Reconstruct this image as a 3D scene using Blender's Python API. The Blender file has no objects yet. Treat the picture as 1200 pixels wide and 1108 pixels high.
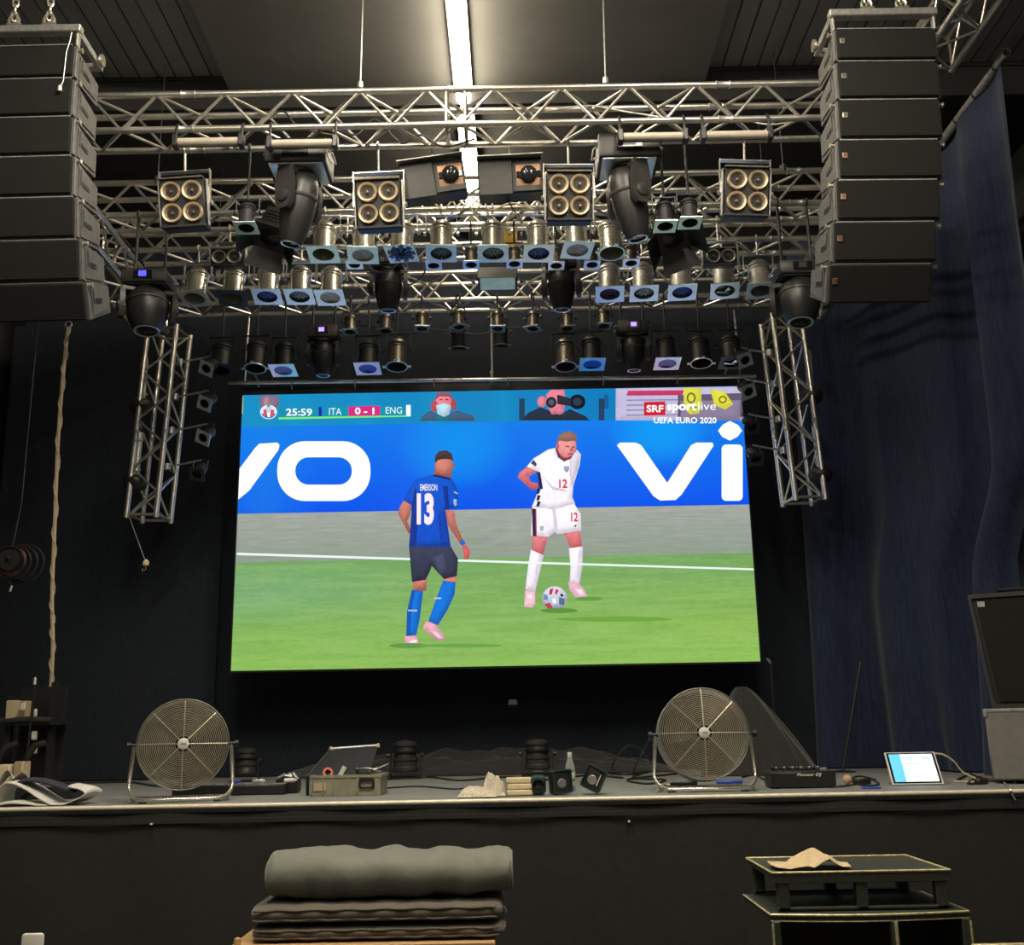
import bpy, bmesh, math, random
from mathutils import Vector, Matrix
R = math.radians
rnd = random.Random(7)
C = bpy.context.scene.collection
S = bpy.context.scene

# ------------------------------------------------------------------ camera, world, light, exposure
EYE = 1.64; STZ = 1.20; FPX = 1250.0; PITCH = R(13.4); ROLL = R(1.05)
FW = Vector((0, math.cos(PITCH), math.sin(PITCH)))
_r0 = Vector((1, 0, 0)); _u0 = Vector((0, -math.sin(PITCH), math.cos(PITCH)))
UP = math.cos(ROLL)*_u0 + math.sin(ROLL)*_r0
RT = math.cos(ROLL)*_r0 - math.sin(ROLL)*_u0
cam_d = bpy.data.cameras.new('camera'); cam = bpy.data.objects.new('camera', cam_d); C.objects.link(cam)
cam_d.sensor_fit = 'HORIZONTAL'; cam_d.sensor_width = 36; cam_d.lens = 36*FPX/1200; cam_d.clip_start = .05; cam_d.clip_end = 200
_m = Matrix((RT, UP, -FW)).transposed().to_4x4(); _m.translation = Vector((0, 0, EYE)); cam.matrix_world = _m
S.camera = cam
def at(px, py, Y):
    """point of the hall seen at photo pixel px, py at depth Y"""
    d = FPX*FW + RT*(px-600) + UP*(554-py)
    return Vector((0, 0, EYE)) + d*(Y/d.y)
def atz(px, py, z):
    d = FPX*FW + RT*(px-600) + UP*(554-py)
    return Vector((0, 0, EYE)) + d*((z-EYE)/d.z)
def sc(Y, z): return FPX/(Y*math.cos(PITCH)+(z-EYE)*math.sin(PITCH))       # pixels per metre there

w = bpy.data.worlds.new('world'); S.world = w; w.use_nodes = True
w.node_tree.nodes['Background'].inputs[0].default_value = (.5, .62, .9, 1)
w.node_tree.nodes['Background'].inputs[1].default_value = .10
S.view_settings.view_transform = 'Standard'; S.view_settings.look = 'None'
S.view_settings.exposure = 0.0; S.view_settings.gamma = 1.0; S.view_settings.use_curve_mapping = False
try:
    S.cycles.use_denoising = True; S.cycles.max_bounces = 6; S.cycles.diffuse_bounces = 3; S.cycles.glossy_bounces = 4
    S.cycles.sample_clamp_indirect = 4.0
except Exception: pass
STRIP_POWER = 40.0
def area_light(name, loc, aim, sx, sy, power, col):
    d = bpy.data.lights.new(name, 'AREA'); d.shape = 'RECTANGLE'; d.size = sx; d.size_y = sy; d.energy = power; d.color = col
    o = bpy.data.objects.new(name, d); C.objects.link(o); o.location = loc
    o.rotation_euler = (Vector(aim)-Vector(loc)).to_track_quat('-Z', 'Y').to_euler()
    return o
# lamps of the hall over the audience, behind the camera
area_light('hall_lamp', (-3.2, .3, 7.0), (-.6, 7.5, 2.2), .6, 2.5, 62, (1, .91, .76))
area_light('hall_lamp', (3.4, .0, 7.0), (.2, 7.5, 2.2), .6, 2.5, 54, (1, .91, .76))
area_light('hall_lamp', (-1.6, 4.5, 7.05), (-1.4, 5.2, 0), .35, 2.4, 210, (1, .91, .74))
area_light('hall_lamp', (1.3, 4.5, 7.05), (1.2, 5.2, 0), .35, 2.4, 210, (1, .91, .74))

# ------------------------------------------------------------------ helpers
def lin(c):
    c = c/255.0
    return c/12.92 if c <= .04045 else ((c+.055)/1.055)**2.4
def L3(*c): return tuple(lin(x) for x in c)
class MB:
    def __init__(s): s.v = []; s.f = []; s.c = []
    def add(s, vs, fs, col=None):
        b = len(s.v); s.v += [tuple(v) for v in vs]; s.f += [tuple(b+i for i in f) for f in fs]
        if col is not None: s.c += list(col) if isinstance(col, list) else [col]*len(vs)
        return s
    def box(s, c, d, rot=None, bev=0):
        c = Vector(c); hx, hy, hz = d[0]/2, d[1]/2, d[2]/2
        if bev:
            bm = bmesh.new(); bmesh.ops.create_cube(bm, size=1)
            bmesh.ops.scale(bm, vec=d, verts=bm.verts)
            bmesh.ops.bevel(bm, geom=bm.edges[:], offset=bev, segments=2 if bev > .012 else 1, affect='EDGES', profile=.5)
            bm.verts.index_update()
            vs = [v.co.copy() for v in bm.verts]; fs = [[v.index for v in f.verts] for f in bm.faces]; bm.free()
        else:
            vs = [Vector((x, y, z)) for x in (-hx, hx) for y in (-hy, hy) for z in (-hz, hz)]
            fs = [(0, 1, 3, 2), (4, 6, 7, 5), (0, 4, 5, 1), (2, 3, 7, 6), (0, 2, 6, 4), (1, 5, 7, 3)]
        if rot is not None: vs = [rot @ v for v in vs]
        return s.add([v+c for v in vs], fs)
    def tube(s, pts, r, n=8, cap=True, closed=False, radii=None):
        pts = [Vector(p) for p in pts]; N = len(pts); vs = []; fs = []
        prev = None
        for i, p in enumerate(pts):
            a = pts[(i-1) % N] if (i > 0 or closed) else p
            b = pts[(i+1) % N] if (i < N-1 or closed) else p
            t = (b-a).normalized() if (b-a).length > 1e-9 else Vector((0, 0, 1))
            if prev is None:
                x = t.orthogonal().normalized()
            else:
                x = (prev - t*prev.dot(t)); x = x.normalized() if x.length > 1e-6 else t.orthogonal().normalized()
            prev = x; y = t.cross(x); rr = radii[i] if radii else r
            for k in range(n):
                a_ = 2*math.pi*k/n; vs.append(p + rr*(math.cos(a_)*x + math.sin(a_)*y))
        for i in range(N if closed else N-1):
            j = (i+1) % N
            for k in range(n):
                k2 = (k+1) % n; fs.append((i*n+k, i*n+k2, j*n+k2, j*n+k))
        if cap and not closed:
            fs.append(tuple(range(n-1, -1, -1))); fs.append(tuple((N-1)*n+k for k in range(n)))
        return s.add(vs, fs)
    def lathe(s, prof, n=20, c=(0, 0, 0), rot=None, cap0=False, cap1=False, sx=1, sy=1):
        c = Vector(c); vs = []; fs = []
        for r, z in prof:
            for k in range(n):
                a = 2*math.pi*k/n; v = Vector((sx*r*math.cos(a), sy*r*math.sin(a), z))
                if rot is not None: v = rot @ v
                vs.append(v+c)
        for i in range(len(prof)-1):
            for k in range(n):
                k2 = (k+1) % n; fs.append((i*n+k, i*n+k2, (i+1)*n+k2, (i+1)*n+k))
        if cap0: fs.append(tuple(range(n-1, -1, -1)))
        if cap1: fs.append(tuple((len(prof)-1)*n+k for k in range(n)))
        return s.add(vs, fs)
    def prism(s, poly, o, u, v, th):
        """2-D outline poly swept along u x v by th"""
        o, u, v = Vector(o), Vector(u), Vector(v); nrm = u.cross(v).normalized()*th; n = len(poly)
        vs = [o+u*a+v*b for a, b in poly]; vs += [p+nrm for p in vs]
        fs = [tuple(range(n-1, -1, -1)), tuple(range(n, 2*n))] + [(i, (i+1) % n, n+(i+1) % n, n+i) for i in range(n)]
        return s.add(vs, fs)
    def ring(s, outer, inner, o, u, v, th):
        """plate with a hole: outer and inner outlines of the same count"""
        o, u, v = Vector(o), Vector(u), Vector(v); nrm = u.cross(v).normalized()*th; n = len(outer)
        A = [o+u*a+v*b for a, b in outer]; B = [o+u*a+v*b for a, b in inner]
        vs = A+B+[p+nrm for p in A]+[p+nrm for p in B]; fs = []
        for i in range(n):
            j = (i+1) % n
            fs += [(i, n+i, n+j, j), (2*n+i, 2*n+j, 3*n+j, 3*n+i), (i, j, 2*n+j, 2*n+i), (n+i, 3*n+i, 3*n+j, n+j)]
        return s.add(vs, fs)
    def grid(s, fn, nu, nv):
        vs = [fn(i/nu, j/nv) for j in range(nv+1) for i in range(nu+1)]; q = nu+1
        fs = [(j*q+i, j*q+i+1, (j+1)*q+i+1, (j+1)*q+i) for j in range(nv) for i in range(nu)]
        return s.add(vs, fs)
    def mesh(s, name, mat, smooth=True):
        me = bpy.data.meshes.new(name); me.from_pydata(s.v, [], s.f)
        if s.c:
            a = me.color_attributes.new('Col', 'FLOAT_COLOR', 'POINT')
            a.data.foreach_set('color', [x for c in s.c for x in (c[0], c[1], c[2], 1.0)])
        me.validate(); me.materials.append(mat)
        if smooth:
            me.polygons.foreach_set('use_smooth', [True]*len(me.polygons))
            try: me.set_sharp_from_angle(angle=R(38))
            except Exception: pass
        me.update(); return me
def link(name, me, parent=None, M=None):
    o = bpy.data.objects.new(name, me); C.objects.link(o)
    if parent is not None: o.parent = parent
    if M is not None: o.matrix_basis = M
    return o
CACHE = {}
def part(name, mat, parent, fn, key=None, M=None, smooth=True):
    """a part under parent; alike parts share one mesh through key"""
    k = (key, mat.name) if key else None
    if k and k in CACHE: me = CACHE[k]
    else:
        mb = MB(); fn(mb); me = mb.mesh(name, mat, smooth)
        if k: CACHE[k] = me
    return link(name, me, parent, M)
def tag(o, label, cat, group=None, kind=None):
    o['label'] = label; o['category'] = cat
    if group: o['group'] = group
    if kind: o['kind'] = kind
    return o
def thing(name, label, cat, loc=(0, 0, 0), rot=None, group=None, scale=1):
    o = bpy.data.objects.new(name, None); C.objects.link(o); o.location = loc; o.empty_display_size = .1
    if rot is not None: o.rotation_euler = rot
    if scale != 1: o.scale = (scale,)*3
    return tag(o, label, cat, group)
def struct(name, mat, fn, parent=None, smooth=False):
    mb = MB(); fn(mb); o = link(name, mb.mesh(name, mat, smooth), parent)
    if parent is None: o['kind'] = 'structure'
    return o
MATS = {}
def mat(name, rgb, rough=.6, metal=0., var=.18, scale=14, bump=0., emis=None, estr=0, spec=.5, alpha=1, trans=0., stretch=None, sheen=0):
    m = bpy.data.materials.new(name); m.use_nodes = True; nt = m.node_tree; b = nt.nodes['Principled BSDF']
    tc = nt.nodes.new('ShaderNodeTexCoord'); nz = nt.nodes.new('ShaderNodeTexNoise'); nz.inputs['Scale'].default_value = scale; nz.inputs['Detail'].default_value = 4
    if stretch:
        mp = nt.nodes.new('ShaderNodeMapping'); mp.inputs['Scale'].default_value = stretch
        nt.links.new(tc.outputs['Object'], mp.inputs['Vector']); nt.links.new(mp.outputs[0], nz.inputs['Vector'])
    else: nt.links.new(tc.outputs['Object'], nz.inputs['Vector'])
    cr = nt.nodes.new('ShaderNodeValToRGB')
    cr.color_ramp.elements[0].position = .3; cr.color_ramp.elements[1].position = .7
    cr.color_ramp.elements[0].color = tuple(c*(1-var) for c in rgb)+(1,); cr.color_ramp.elements[1].color = tuple(min(1, c*(1+var)) for c in rgb)+(1,)
    nt.links.new(nz.outputs[0], cr.inputs[0]); nt.links.new(cr.outputs[0], b.inputs['Base Color'])
    b.inputs['Roughness'].default_value = rough; b.inputs['Metallic'].default_value = metal
    b.inputs['Specular IOR Level'].default_value = spec
    if trans: b.inputs['Transmission Weight'].default_value = trans
    if sheen: b.inputs['Sheen Weight'].default_value = sheen
    if alpha < 1: b.inputs['Alpha'].default_value = alpha
    if bump:
        bp = nt.nodes.new('ShaderNodeBump'); bp.inputs['Strength'].default_value = bump; bp.inputs['Distance'].default_value = .01
        nt.links.new(nz.outputs[0], bp.inputs['Height']); nt.links.new(bp.outputs[0], b.inputs['Normal'])
    if emis:
        b.inputs['Emission Color'].default_value = (*emis, 1); b.inputs['Emission Strength'].default_value = estr
    MATS[name] = m; return m
ALU = mat('aluminium', (.68, .65, .59), .30, .88, .12, 30)
ALUD = mat('dull_aluminium', (.52, .51, .48), .40, .75, .2, 30)
CHROME = mat('polished_aluminium', (.80, .76, .66), .24, .85, .1, 40)
FRAME = mat('bare_metal_frame', (.80, .86, .88), .36, .9, .1, 20)
FRAMED = mat('dark_metal_frame', (.035, .04, .06), .5, .4, .1, 20)
BLK = mat('black_paint', (.014, .014, .015), .55, 0, .2, 30, .05)
BLKG = mat('black_gloss', (.010, .010, .011), .22, 0, .1, 20)
BLKP = mat('black_plastic', (.017, .0165, .0165), .42, 0, .2, 30)
BLKM = mat('charcoal_housing', (.034, .0325, .031), .42, 0, .2, 20)
CAB = mat('cabinet_black', (.040, .038, .035), .6, 0, .25, 60, .2)
GRILLE = mat('grille_foam', (.0155, .015, .014), .9, 0, .2, 160, .3, spec=.15)
CABSIDE = mat('cabinet_side_grey', (.12, .118, .115), .5, .2, .25, 25)
BOLT = mat('zinc_bolt', (.62, .58, .48), .3, .8, .1, 40)
DRAPE = mat('black_drape', (.014, .018, .026), .95, 0, .25, 60, .2, stretch=(1, 1, .25), sheen=.25, spec=.2)
DRAPEB = mat('stage_drape', (.020, .029, .062), .9, 0, .3, 40, .2, stretch=(1, 1, .12), sheen=.12, spec=.2)  # blue of the screen's light put into the cloth colour
WALLM = mat('dark_wall', (.030, .028, .025), .85, 0, .2, 6, .1)
CEILM = mat('grey_ceiling', (.115, .112, .107), .8, 0, .07, 3)
PLANKM = mat('ceiling_plank', (.20, .198, .20), .75, 0, .08, 4)
CEILB = mat('stage_roof', (.03, .03, .03), .85, 0, .2, 5)
FLOORM = mat('hall_floor', (.05, .045, .04), .6, 0, .3, 5)
DECK = mat('deck_ply', (.24, .235, .23), .55, 0, .25, 12, .1, stretch=(.5, 2, 1))
EDGE = mat('deck_edge', (.88, .80, .60), .4, .1, .1, 20)
SKIRT = mat('stage_skirt', (.034, .033, .032), .9, 0, .1, 18, .08, spec=.2)
GOLD = mat('lamp_reflector', (.60, .48, .32), .4, .25, .1, 30)
GOLDD = mat('lamp_bulb', (.30, .225, .15), .3, .4, .25, 25)
COPPER = mat('copper_reflector', (.42, .24, .16), .35, .7, .15, 20)
GLASSD = mat('dark_lens', (.02, .02, .022), .06, 0, .1, 10)
LENSG = mat('ribbed_lens', (.22, .26, .22), .2, .5, .2, 20)
GELB = mat('blue_gel', (.02, .10, .55), .3, .1, .3, 18)
GELP = mat('lilac_gel', (.20, .17, .50), .35, .1, .4, 14)
GELG = mat('frosted_gel', (.45, .42, .40), .35, .1, .4, 14, .5)
WIRE = mat('grille_wire', (.66, .59, .45), .3, .7, .1, 20)
BATT = mat('batten_tube', (.46, .40, .33), .4, 0, .05, 20)
TUBE = mat('frosted_tube', (.82, .75, .60), .35, .5, .05, 20)
WHITE = mat('white_plastic', (.72, .69, .62), .5, 0, .06, 12)
CREAM = mat('cream_plastic', (.72, .60, .40), .5, 0, .08, 14)
CARD = mat('cardboard', (.50, .40, .25), .8, 0, .12, 12)
CRATE = mat('grey_crate', (.27, .255, .18), .55, 0, .1, 12)
PILLOW = mat('grey_green_cloth', (.185, .190, .155), .9, 0, .08, 8, .9, sheen=.3)
MATTR = mat('brown_cloth', (.125, .105, .08), .95, 0, .1, 12, .8, sheen=.3)
WOOD = mat('pine_wood', (.55, .34, .15), .6, 0, .2, 10, stretch=(1, 12, 12))
CLOTH = mat('beige_cloth', (.66, .50, .30), .9, 0, .08, 30, .2)
RAG = mat('white_rag', (.62, .55, .43), .9, 0, .12, 30, .3)
SUBM = mat('sub_black', (.045, .05, .04), .5, 0, .25, 50, .25)
PALE_EDGE = mat('pale_edge', (.62, .55, .30), .45, .3, .35, 40)  # lamplight on subwoofer and riser edges put into the colour
ROPE = mat('hemp_rope', (.60, .50, .33), .9, 0, .15, 60, .3)
CABLE = mat('black_rubber', (.02, .02, .02), .5, 0, .1, 20)
CABLEW = mat('white_rubber', (.72, .62, .42), .5, 0, .1, 20)
ORANGE = mat('orange_plastic', (.70, .16, .06), .5, 0, .1, 20)
BLUEP = mat('blue_plastic', (.05, .10, .55), .35, 0, .1, 20)
BOTTLE = mat('clear_plastic', (.82, .88, .86), .08, 0, .03, 10, trans=.85)
YELLOW = mat('yellow_cloth', (.75, .48, .08), .8, 0, .1, 20)
FANB = mat('fan_blade', (.06, .056, .05), .45, .3, .1, 10)
GREYD = mat('matt_dark', (.02, .022, .026), .6, 0, .1, 10, spec=.25)
GREY = mat('grey_case', (.17, .165, .15), .6, 0, .1, 20)
GREENP = mat('dark_green_plastic', (.018, .05, .035), .3, 0, .1, 20)
BRONZE = mat('dark_bronze', (.16, .14, .11), .36, .7, .2, 25)
def emit(name, rgb, s):
    return mat(name, rgb, .5, 0, .02, 10, emis=rgb, estr=s)
STRIPM = emit('lit_tube', (1, .88, .66), STRIP_POWER)
LEDB = emit('blue_display', (.06, .06, 1), 2.2)
LEDP = emit('violet_display', (.35, .22, 1), 1.8)
LEDR = emit('red_indicator', (1, .05, .05), 1.5)
def vcol_mat(name, s):
    m = bpy.data.materials.new(name); m.use_nodes = True; nt = m.node_tree; b = nt.nodes['Principled BSDF']
    a = nt.nodes.new('ShaderNodeVertexColor'); a.layer_name = 'Col'
    b.inputs['Base Color'].default_value = (.01, .01, .01, 1); b.inputs['Roughness'].default_value = .7
    b.inputs['Specular IOR Level'].default_value = .1
    nt.links.new(a.outputs[0], b.inputs['Emission Color']); b.inputs['Emission Strength'].default_value = s
    return m
PIC = vcol_mat('led_picture', 1.12)
def circ(cx, cy, rx, ry, n=24, a0=0): return [(cx+rx*math.cos(a0+2*math.pi*k/n), cy+ry*math.sin(a0+2*math.pi*k/n)) for k in range(n)]
def rrect(x0, y0, x1, y1, r, n=6):
    p = []
    for cx, cy, a in ((x1-r, y1-r, 0), (x0+r, y1-r, 90), (x0+r, y0+r, 180), (x1-r, y0+r, 270)):
        for k in range(n+1): t = R(a+90*k/n); p.append((cx+r*math.cos(t), cy+r*math.sin(t)))
    return p
def square_loop(h, n=24):
    p = []
    for k in range(n):
        a = 2*math.pi*k/n; c, s_ = math.cos(a), math.sin(a); m_ = max(abs(c), abs(s_)); p.append((h*c/m_, h*s_/m_))
    return p
def text_mesh(body, bold=0., shear=0.):
    cu = bpy.data.curves.new('t', 'FONT'); cu.body = body; cu.size = 1; cu.offset = bold; cu.shear = shear; cu.resolution_u = 3
    o = bpy.data.objects.new('t', cu); C.objects.link(o); bpy.context.view_layer.update()
    me = bpy.data.meshes.new_from_object(o.evaluated_get(bpy.context.evaluated_depsgraph_get()))
    vs = [v.co.copy() for v in me.vertices]; fs = [tuple(p.vertices) for p in me.polygons]
    bpy.data.objects.remove(o); bpy.data.curves.remove(cu); bpy.data.meshes.remove(me)
    x0 = min(v.x for v in vs); x1 = max(v.x for v in vs); y0 = min(v.y for v in vs); y1 = max(v.y for v in vs)
    return [((v.x-x0)/(x1-x0), (v.y-y0)/(y1-y0)) for v in vs], fs

# ------------------------------------------------------------------ the hall
CZ = EYE + 5.5; AX = -.37                       # ceiling height, middle axis of the stage
CY = 8.35                                       # where the hall ceiling gives way to the black stage roof
XL, XR, YB, YF = -5.6, 5.2, 11.35, -4.0
XSL, XSR = -2.43, 1.765
struct('floor', FLOORM, lambda m: m.box(((XL+XR)/2, 3.7, -.05), (XR-XL, 15.6, .1)))
struct('ceiling', CEILM, lambda m: m.box(((XSL+XSR)/2, (YF+CY)/2, CZ+.05), (XSR-XSL, CY-YF, .1)))
def plank_field(name, x0, x1):
    base = struct(name, BLK, lambda m: m.box(((x0+x1)/2, (YF+CY)/2, CZ+.19), (abs(x1-x0), CY-YF, .06)))
    n = round(abs(x1-x0)/.155); wd = abs(x1-x0)/n; s_ = 1 if x1 > x0 else -1
    for i in range(n):
        part('plank', PLANKM, base, lambda m: m.box((0, 0, 0), (wd-.012, CY-YF-.02, .022), bev=.004), key='plank%s%.3f' % (name, wd),
             M=Matrix.Translation((x0+s_*wd*(i+.5), (YF+CY)/2, CZ+.145+.003*(i % 2))))
plank_field('ceiling_left', XSL, XL); plank_field('ceiling_right', XSR, XR)
struct('ceiling_back', CEILB, lambda m: m.box(((XL+XR)/2, (CY+YB)/2, CZ+.16), (XR-XL, YB-CY, .1)))
struct('trim_1', CEILB, lambda m: m.box(((XL+XR)/2, CY+.09, CZ-.02), (XR-XL, .14, .3)))
struct('wall_back', WALLM, lambda m: m.box(((XL+XR)/2, YB+.1, CZ/2+.1), (XR-XL, .2, CZ+.3)))
struct('wall_left', WALLM, lambda m: m.box((XL-.1, 3.7, CZ/2+.1), (.2, 15.6, CZ+.3)))
struct('wall_right', WALLM, lambda m: m.box((XR+.1, 3.7, CZ/2+.1), (.2, 15.6, CZ+.3)))
struct('wall_front', WALLM, lambda m: m.box(((XL+XR)/2, YF-.1, CZ/2+.1), (XR-XL, .2, CZ+.3)))

# the lit tube line under the ceiling, from over the audience to the stage back
def strip_builder():
    t = thing('strip_light', 'long glowing tube line running along the middle of the grey ceiling', 'ceiling light', (-.365, 4.0, CZ))
    part('rail', WHITE, t, lambda m: m.box((0, 2.0, -.03), (.16, 12.0, .05)))
    y = -4.0
    while y < 6.1:
        L_ = 1.46
        part('tube', STRIPM, t, lambda m: m.tube([(0, 0, 0), (0, L_, 0)], .064, 14), key='striptube', M=Matrix.Translation((0, y, -.112)))
        part('tube_holder', WHITE, t, lambda m: m.box((0, 0, 0), (.05, .034, .06)), key='stripcap', M=Matrix.Translation((0, y-.02, -.085)))
        y += 1.5
strip_builder()

# stage: deck panels, edge profile, skirt
SY0, SY1, SX0, SX1 = 7.0, 11.1, -5.5, 5.1
stage = struct('floor_stage', BLK, lambda m: [m.box(((SX0+SX1)/2, (SY0+SY1)/2+.05, STZ-.10), (SX1-SX0, SY1-SY0-.1, .1))] and
               [m.box((x, y, (STZ-.15)/2), (.06, .06, STZ-.15)) for x in (-5.3, -3.3, -1.3, .7, 2.7, 4.7) for y in (7.3, 9, 10.9)])
nx, ny = 6, 4
for i in range(nx):
    for j in range(ny):
        dx, dy = (SX1-SX0)/nx, (SY1-SY0)/ny
        part('deck_panel', DECK, stage, lambda m: m.box((0, 0, 0), (dx-.008, dy-.008, .046), bev=.003), key='deckpanel',
             M=Matrix.Translation((SX0+dx*(i+.5), SY0+dy*(j+.5), STZ-.025-.001*((i+j) % 2))))
struct('trim_2', EDGE, lambda m: m.tube([(SX0, SY0-.004, STZ-.013), (SX1, SY0-.004, STZ-.013)], .0145, 12), smooth=True)
def skirt(m):
    def fn(u, v):
        x = SX0+(SX1-SX0)*u; z = .01+(STZ-.05)*v
        y = SY0-.03+.012*math.sin(x*2.1+.6)*(1-v)+.006*math.sin(x*7.3+2*v)-.02*(1-v)*math.sin(x*.7)**2
        return (x, y, z)
    m.grid(fn, 120, 14)
sk = MB(); skirt(sk); so = link('stage_skirt', sk.mesh('stage_skirt', SKIRT)); tag(so, 'dark fabric skirt hanging down the whole stage front', 'stage skirt')
part('hem_band', SKIRT, so, lambda m: m.box(((SX0+SX1)/2, SY0-.046, STZ-.098), (SX1-SX0, .006, .030), bev=.002))
part('velcro_tape', BLKP, so, lambda m: m.box(((SX0+SX1)/2, SY0-.022, STZ-.036), (SX1-SX0, .03, .022)))

for x, y in ((178, 966), (737, 963)):
    q = at(x, y, SY0-.052); part('sticker', WHITE, so, lambda m: m.box((q.x, SY0-.050, q.z), (.012, .05, .010)))

# ------------------------------------------------------------------ drapes
def drape(name, label, p0, p1, z0, z1, amp, freq, material, seed, nu=160, nv=10, flare=.0, wob=.3):
    p0, p1 = Vector(p0), Vector(p1); d = (p1-p0); L_ = d.length; nrm = Vector((-d.y, d.x, 0)).normalized()
    rr = random.Random(seed); ph = [(rr.uniform(.6, 1.6)*freq, rr.uniform(0, 6.28), rr.uniform(.35, 1)) for _ in range(5)]
    def fn(u, v):
        s_ = u*L_; o = sum(a*math.sin(f*s_*2*math.pi+q+wob*math.sin(v*2.2+q)) for f, q, a in ph)/2.2
        o = math.copysign(abs(o)**.8, o)
        p = p0+d*u+nrm*o*amp*(1-.35*v+flare*(1-v)**4); return (p.x, p.y, z0+(z1-z0)*v)
    m = MB(); m.grid(fn, nu, nv); o = link(name, m.mesh(name, material)); tag(o, label, 'curtain'); return o
drape('back_drape', 'wide black backdrop curtain hanging behind the big screen', (-5.3, 10.98, 0), (4.9, 10.98, 0), STZ+.005, CZ-.2, .035, .9, DRAPE, 3, 260, 8)
rx0 = 3.88
def side_drape():
    rr = random.Random(11); ph = [(rr.uniform(.6, 1.7), rr.uniform(0, 6.28), rr.uniform(.35, 1)) for _ in range(6)]
    path = [Vector((3.88, 7.36)), Vector((3.88, 8.7)), Vector((3.62, 9.6)), Vector((3.05, 10.72))]
    def along(p0, u):
        P_ = [p0]+path[1:]; ls = [(P_[i+1]-P_[i]).length for i in range(3)]; d = u*sum(ls)
        for i in range(3):
            if d <= ls[i] or i == 2: return P_[i].lerp(P_[i+1], d/ls[i]), (P_[i+1]-P_[i]).normalized()
            d -= ls[i]
    def fn(u, v):
        q = min(1, max(0, (.46-v)/.18)); y0 = 7.36+.75*q*q*(3-2*q)
        p, t = along(Vector((3.88, y0)), u); L_ = 3.6*u
        o = sum(a*math.sin(f*L_*6.28+b+.6*math.sin(v*2.2+b)) for f, b, a in ph)/2.4; o = math.copysign(abs(o)**.75, o)
        am = .115*(1-.3*v+.5*(1-v)**5)*min(1, .5+2*(1-v)); n = Vector((-t.y, t.x))
        p = p+n*o*am; return (p.x, p.y, STZ+.01+(EYE+4.95-STZ-.01)*v)
    m = MB(); m.grid(fn, 260, 30); o = link('side_drape', m.mesh('side_drape', DRAPEB)); tag(o, 'blue-lit black curtain with deep folds down the right side of the stage', 'curtain')
side_drape()
rail = thing('curtain_rail', 'grey pipe rail with open end carrying the right side curtain', 'rail', (rx0, 7.28, EYE+5.0))
part('pipe', ALUD, rail, lambda m: m.lathe([(.03, 0), (.036, 0), (.036, 3.6), (.03, 3.6), (.03, 0)], 14, rot=Matrix.Rotation(R(-90), 3, 'X')))
for k in range(9):
    part('curtain_tie', BLK, rail, lambda m: m.lathe([(.040, -.012), (.043, 0), (.040, .012)], 12, rot=Matrix.Rotation(R(90), 3, 'X')), key='tie', M=Matrix.Translation((0, .18+.38*k, 0)))
drape('leg_drape', 'black side curtain hanging down the left end of the stage', (-5.2, 10.55, 0), (-2.98, 10.72, 0), STZ+.01, EYE+4.2, .05, .8, DRAPE, 21, 140, 10, .2)

# ------------------------------------------------------------------ trusses
def rotz_to(d):
    return Vector(d).to_track_quat('Z', 'Y').to_matrix().to_4x4()
def truss(label, A, B, h=.29, wd=.29, up=(0, 0, 1), period=.5, rc=.025, rb=.0115, phase=0, group=None, ends=True, couple=2.0, name='lighting_truss', joint=0):
    """square truss from A to B (A and B on the middle of the upper face's first chord line)"""
    A, B = Vector(A), Vector(B); d = B-A; L_ = d.length; t = d.normalized(); up = Vector(up); up = (up-t*up.dot(t)).normalized(); sd = t.cross(up)
    T = thing(name, label, 'truss', A, None, group)
    cor = [up*h/2*a+sd*wd/2*b for a, b in ((1, -1), (1, 1), (-1, 1), (-1, -1))]
    for c_ in cor:
        part('chord', ALU, T, lambda m: m.tube([(0, 0, 0), (0, 0, L_)], rc, 12), key='chord%.3f%.3f' % (L_, rc), M=Matrix.Translation(c_) @ rotz_to(t))
    n = max(2, round(L_/(period/2))); st = L_/n
    for q in range(4):
        a, b = cor[q], cor[(q+1) % 4]
        off = (q+phase) % 2
        for i in range(n):
            p = (a if (i+off) % 2 == 0 else b)+t*(st*i); r_ = (b if (i+off) % 2 == 0 else a)+t*(st*(i+1))
            dl = (r_-p).length
            part('brace', ALU, T, lambda m: m.tube([(0, 0, 0), (0, 0, dl)], rb, 7), key='brace%.3f%.3f' % (dl, rb), M=Matrix.Translation(p) @ rotz_to(r_-p))
    if ends:
        for e in (.03, L_-.03):
            for q in range(4):
                a, b = cor[q]+t*e, cor[(q+1) % 4]+t*e; dl = (b-a).length
                part('end_bar', ALU, T, lambda m: m.tube([(0, 0, 0), (0, 0, dl)], rb*1.2, 7), key='endbar%.3f' % dl, M=Matrix.Translation(a) @ rotz_to(b-a))
    if couple:
        k = 1
        while k*couple < L_-.3:
            for c_ in cor:
                part('coupler', ALUD, T, lambda m: m.lathe([(rc*.9, -.06), (rc*1.18, -.055), (rc*1.18, -.045), (rc*1.02, -.04), (rc*1.02, .04), (rc*1.18, .045), (rc*1.18, .055), (rc*.9, .06)], 12),
                     key='coupler%.3f' % rc, M=Matrix.Translation(c_+t*(k*couple)) @ rotz_to(t))
            if joint and abs(k*couple-joint) < .6:
                for e in (-.07, .07):
                    for q in range(4):
                        a, b = cor[q]+t*(k*couple+e), cor[(q+1) % 4]+t*(k*couple+e); dl = (b-a).length
                        part('end_bar', ALU, T, lambda m: m.tube([(0, 0, 0), (0, 0, dl)], rb*1.2, 7), key='endbar%.3f' % dl, M=Matrix.Translation(a) @ rotz_to(b-a))
            k += 1
    return T
H1T = at(537, 105, 7.1).z                                   # upper chord of the front truss
HF = EYE+4.45                                               # upper chord of the frame
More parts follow.
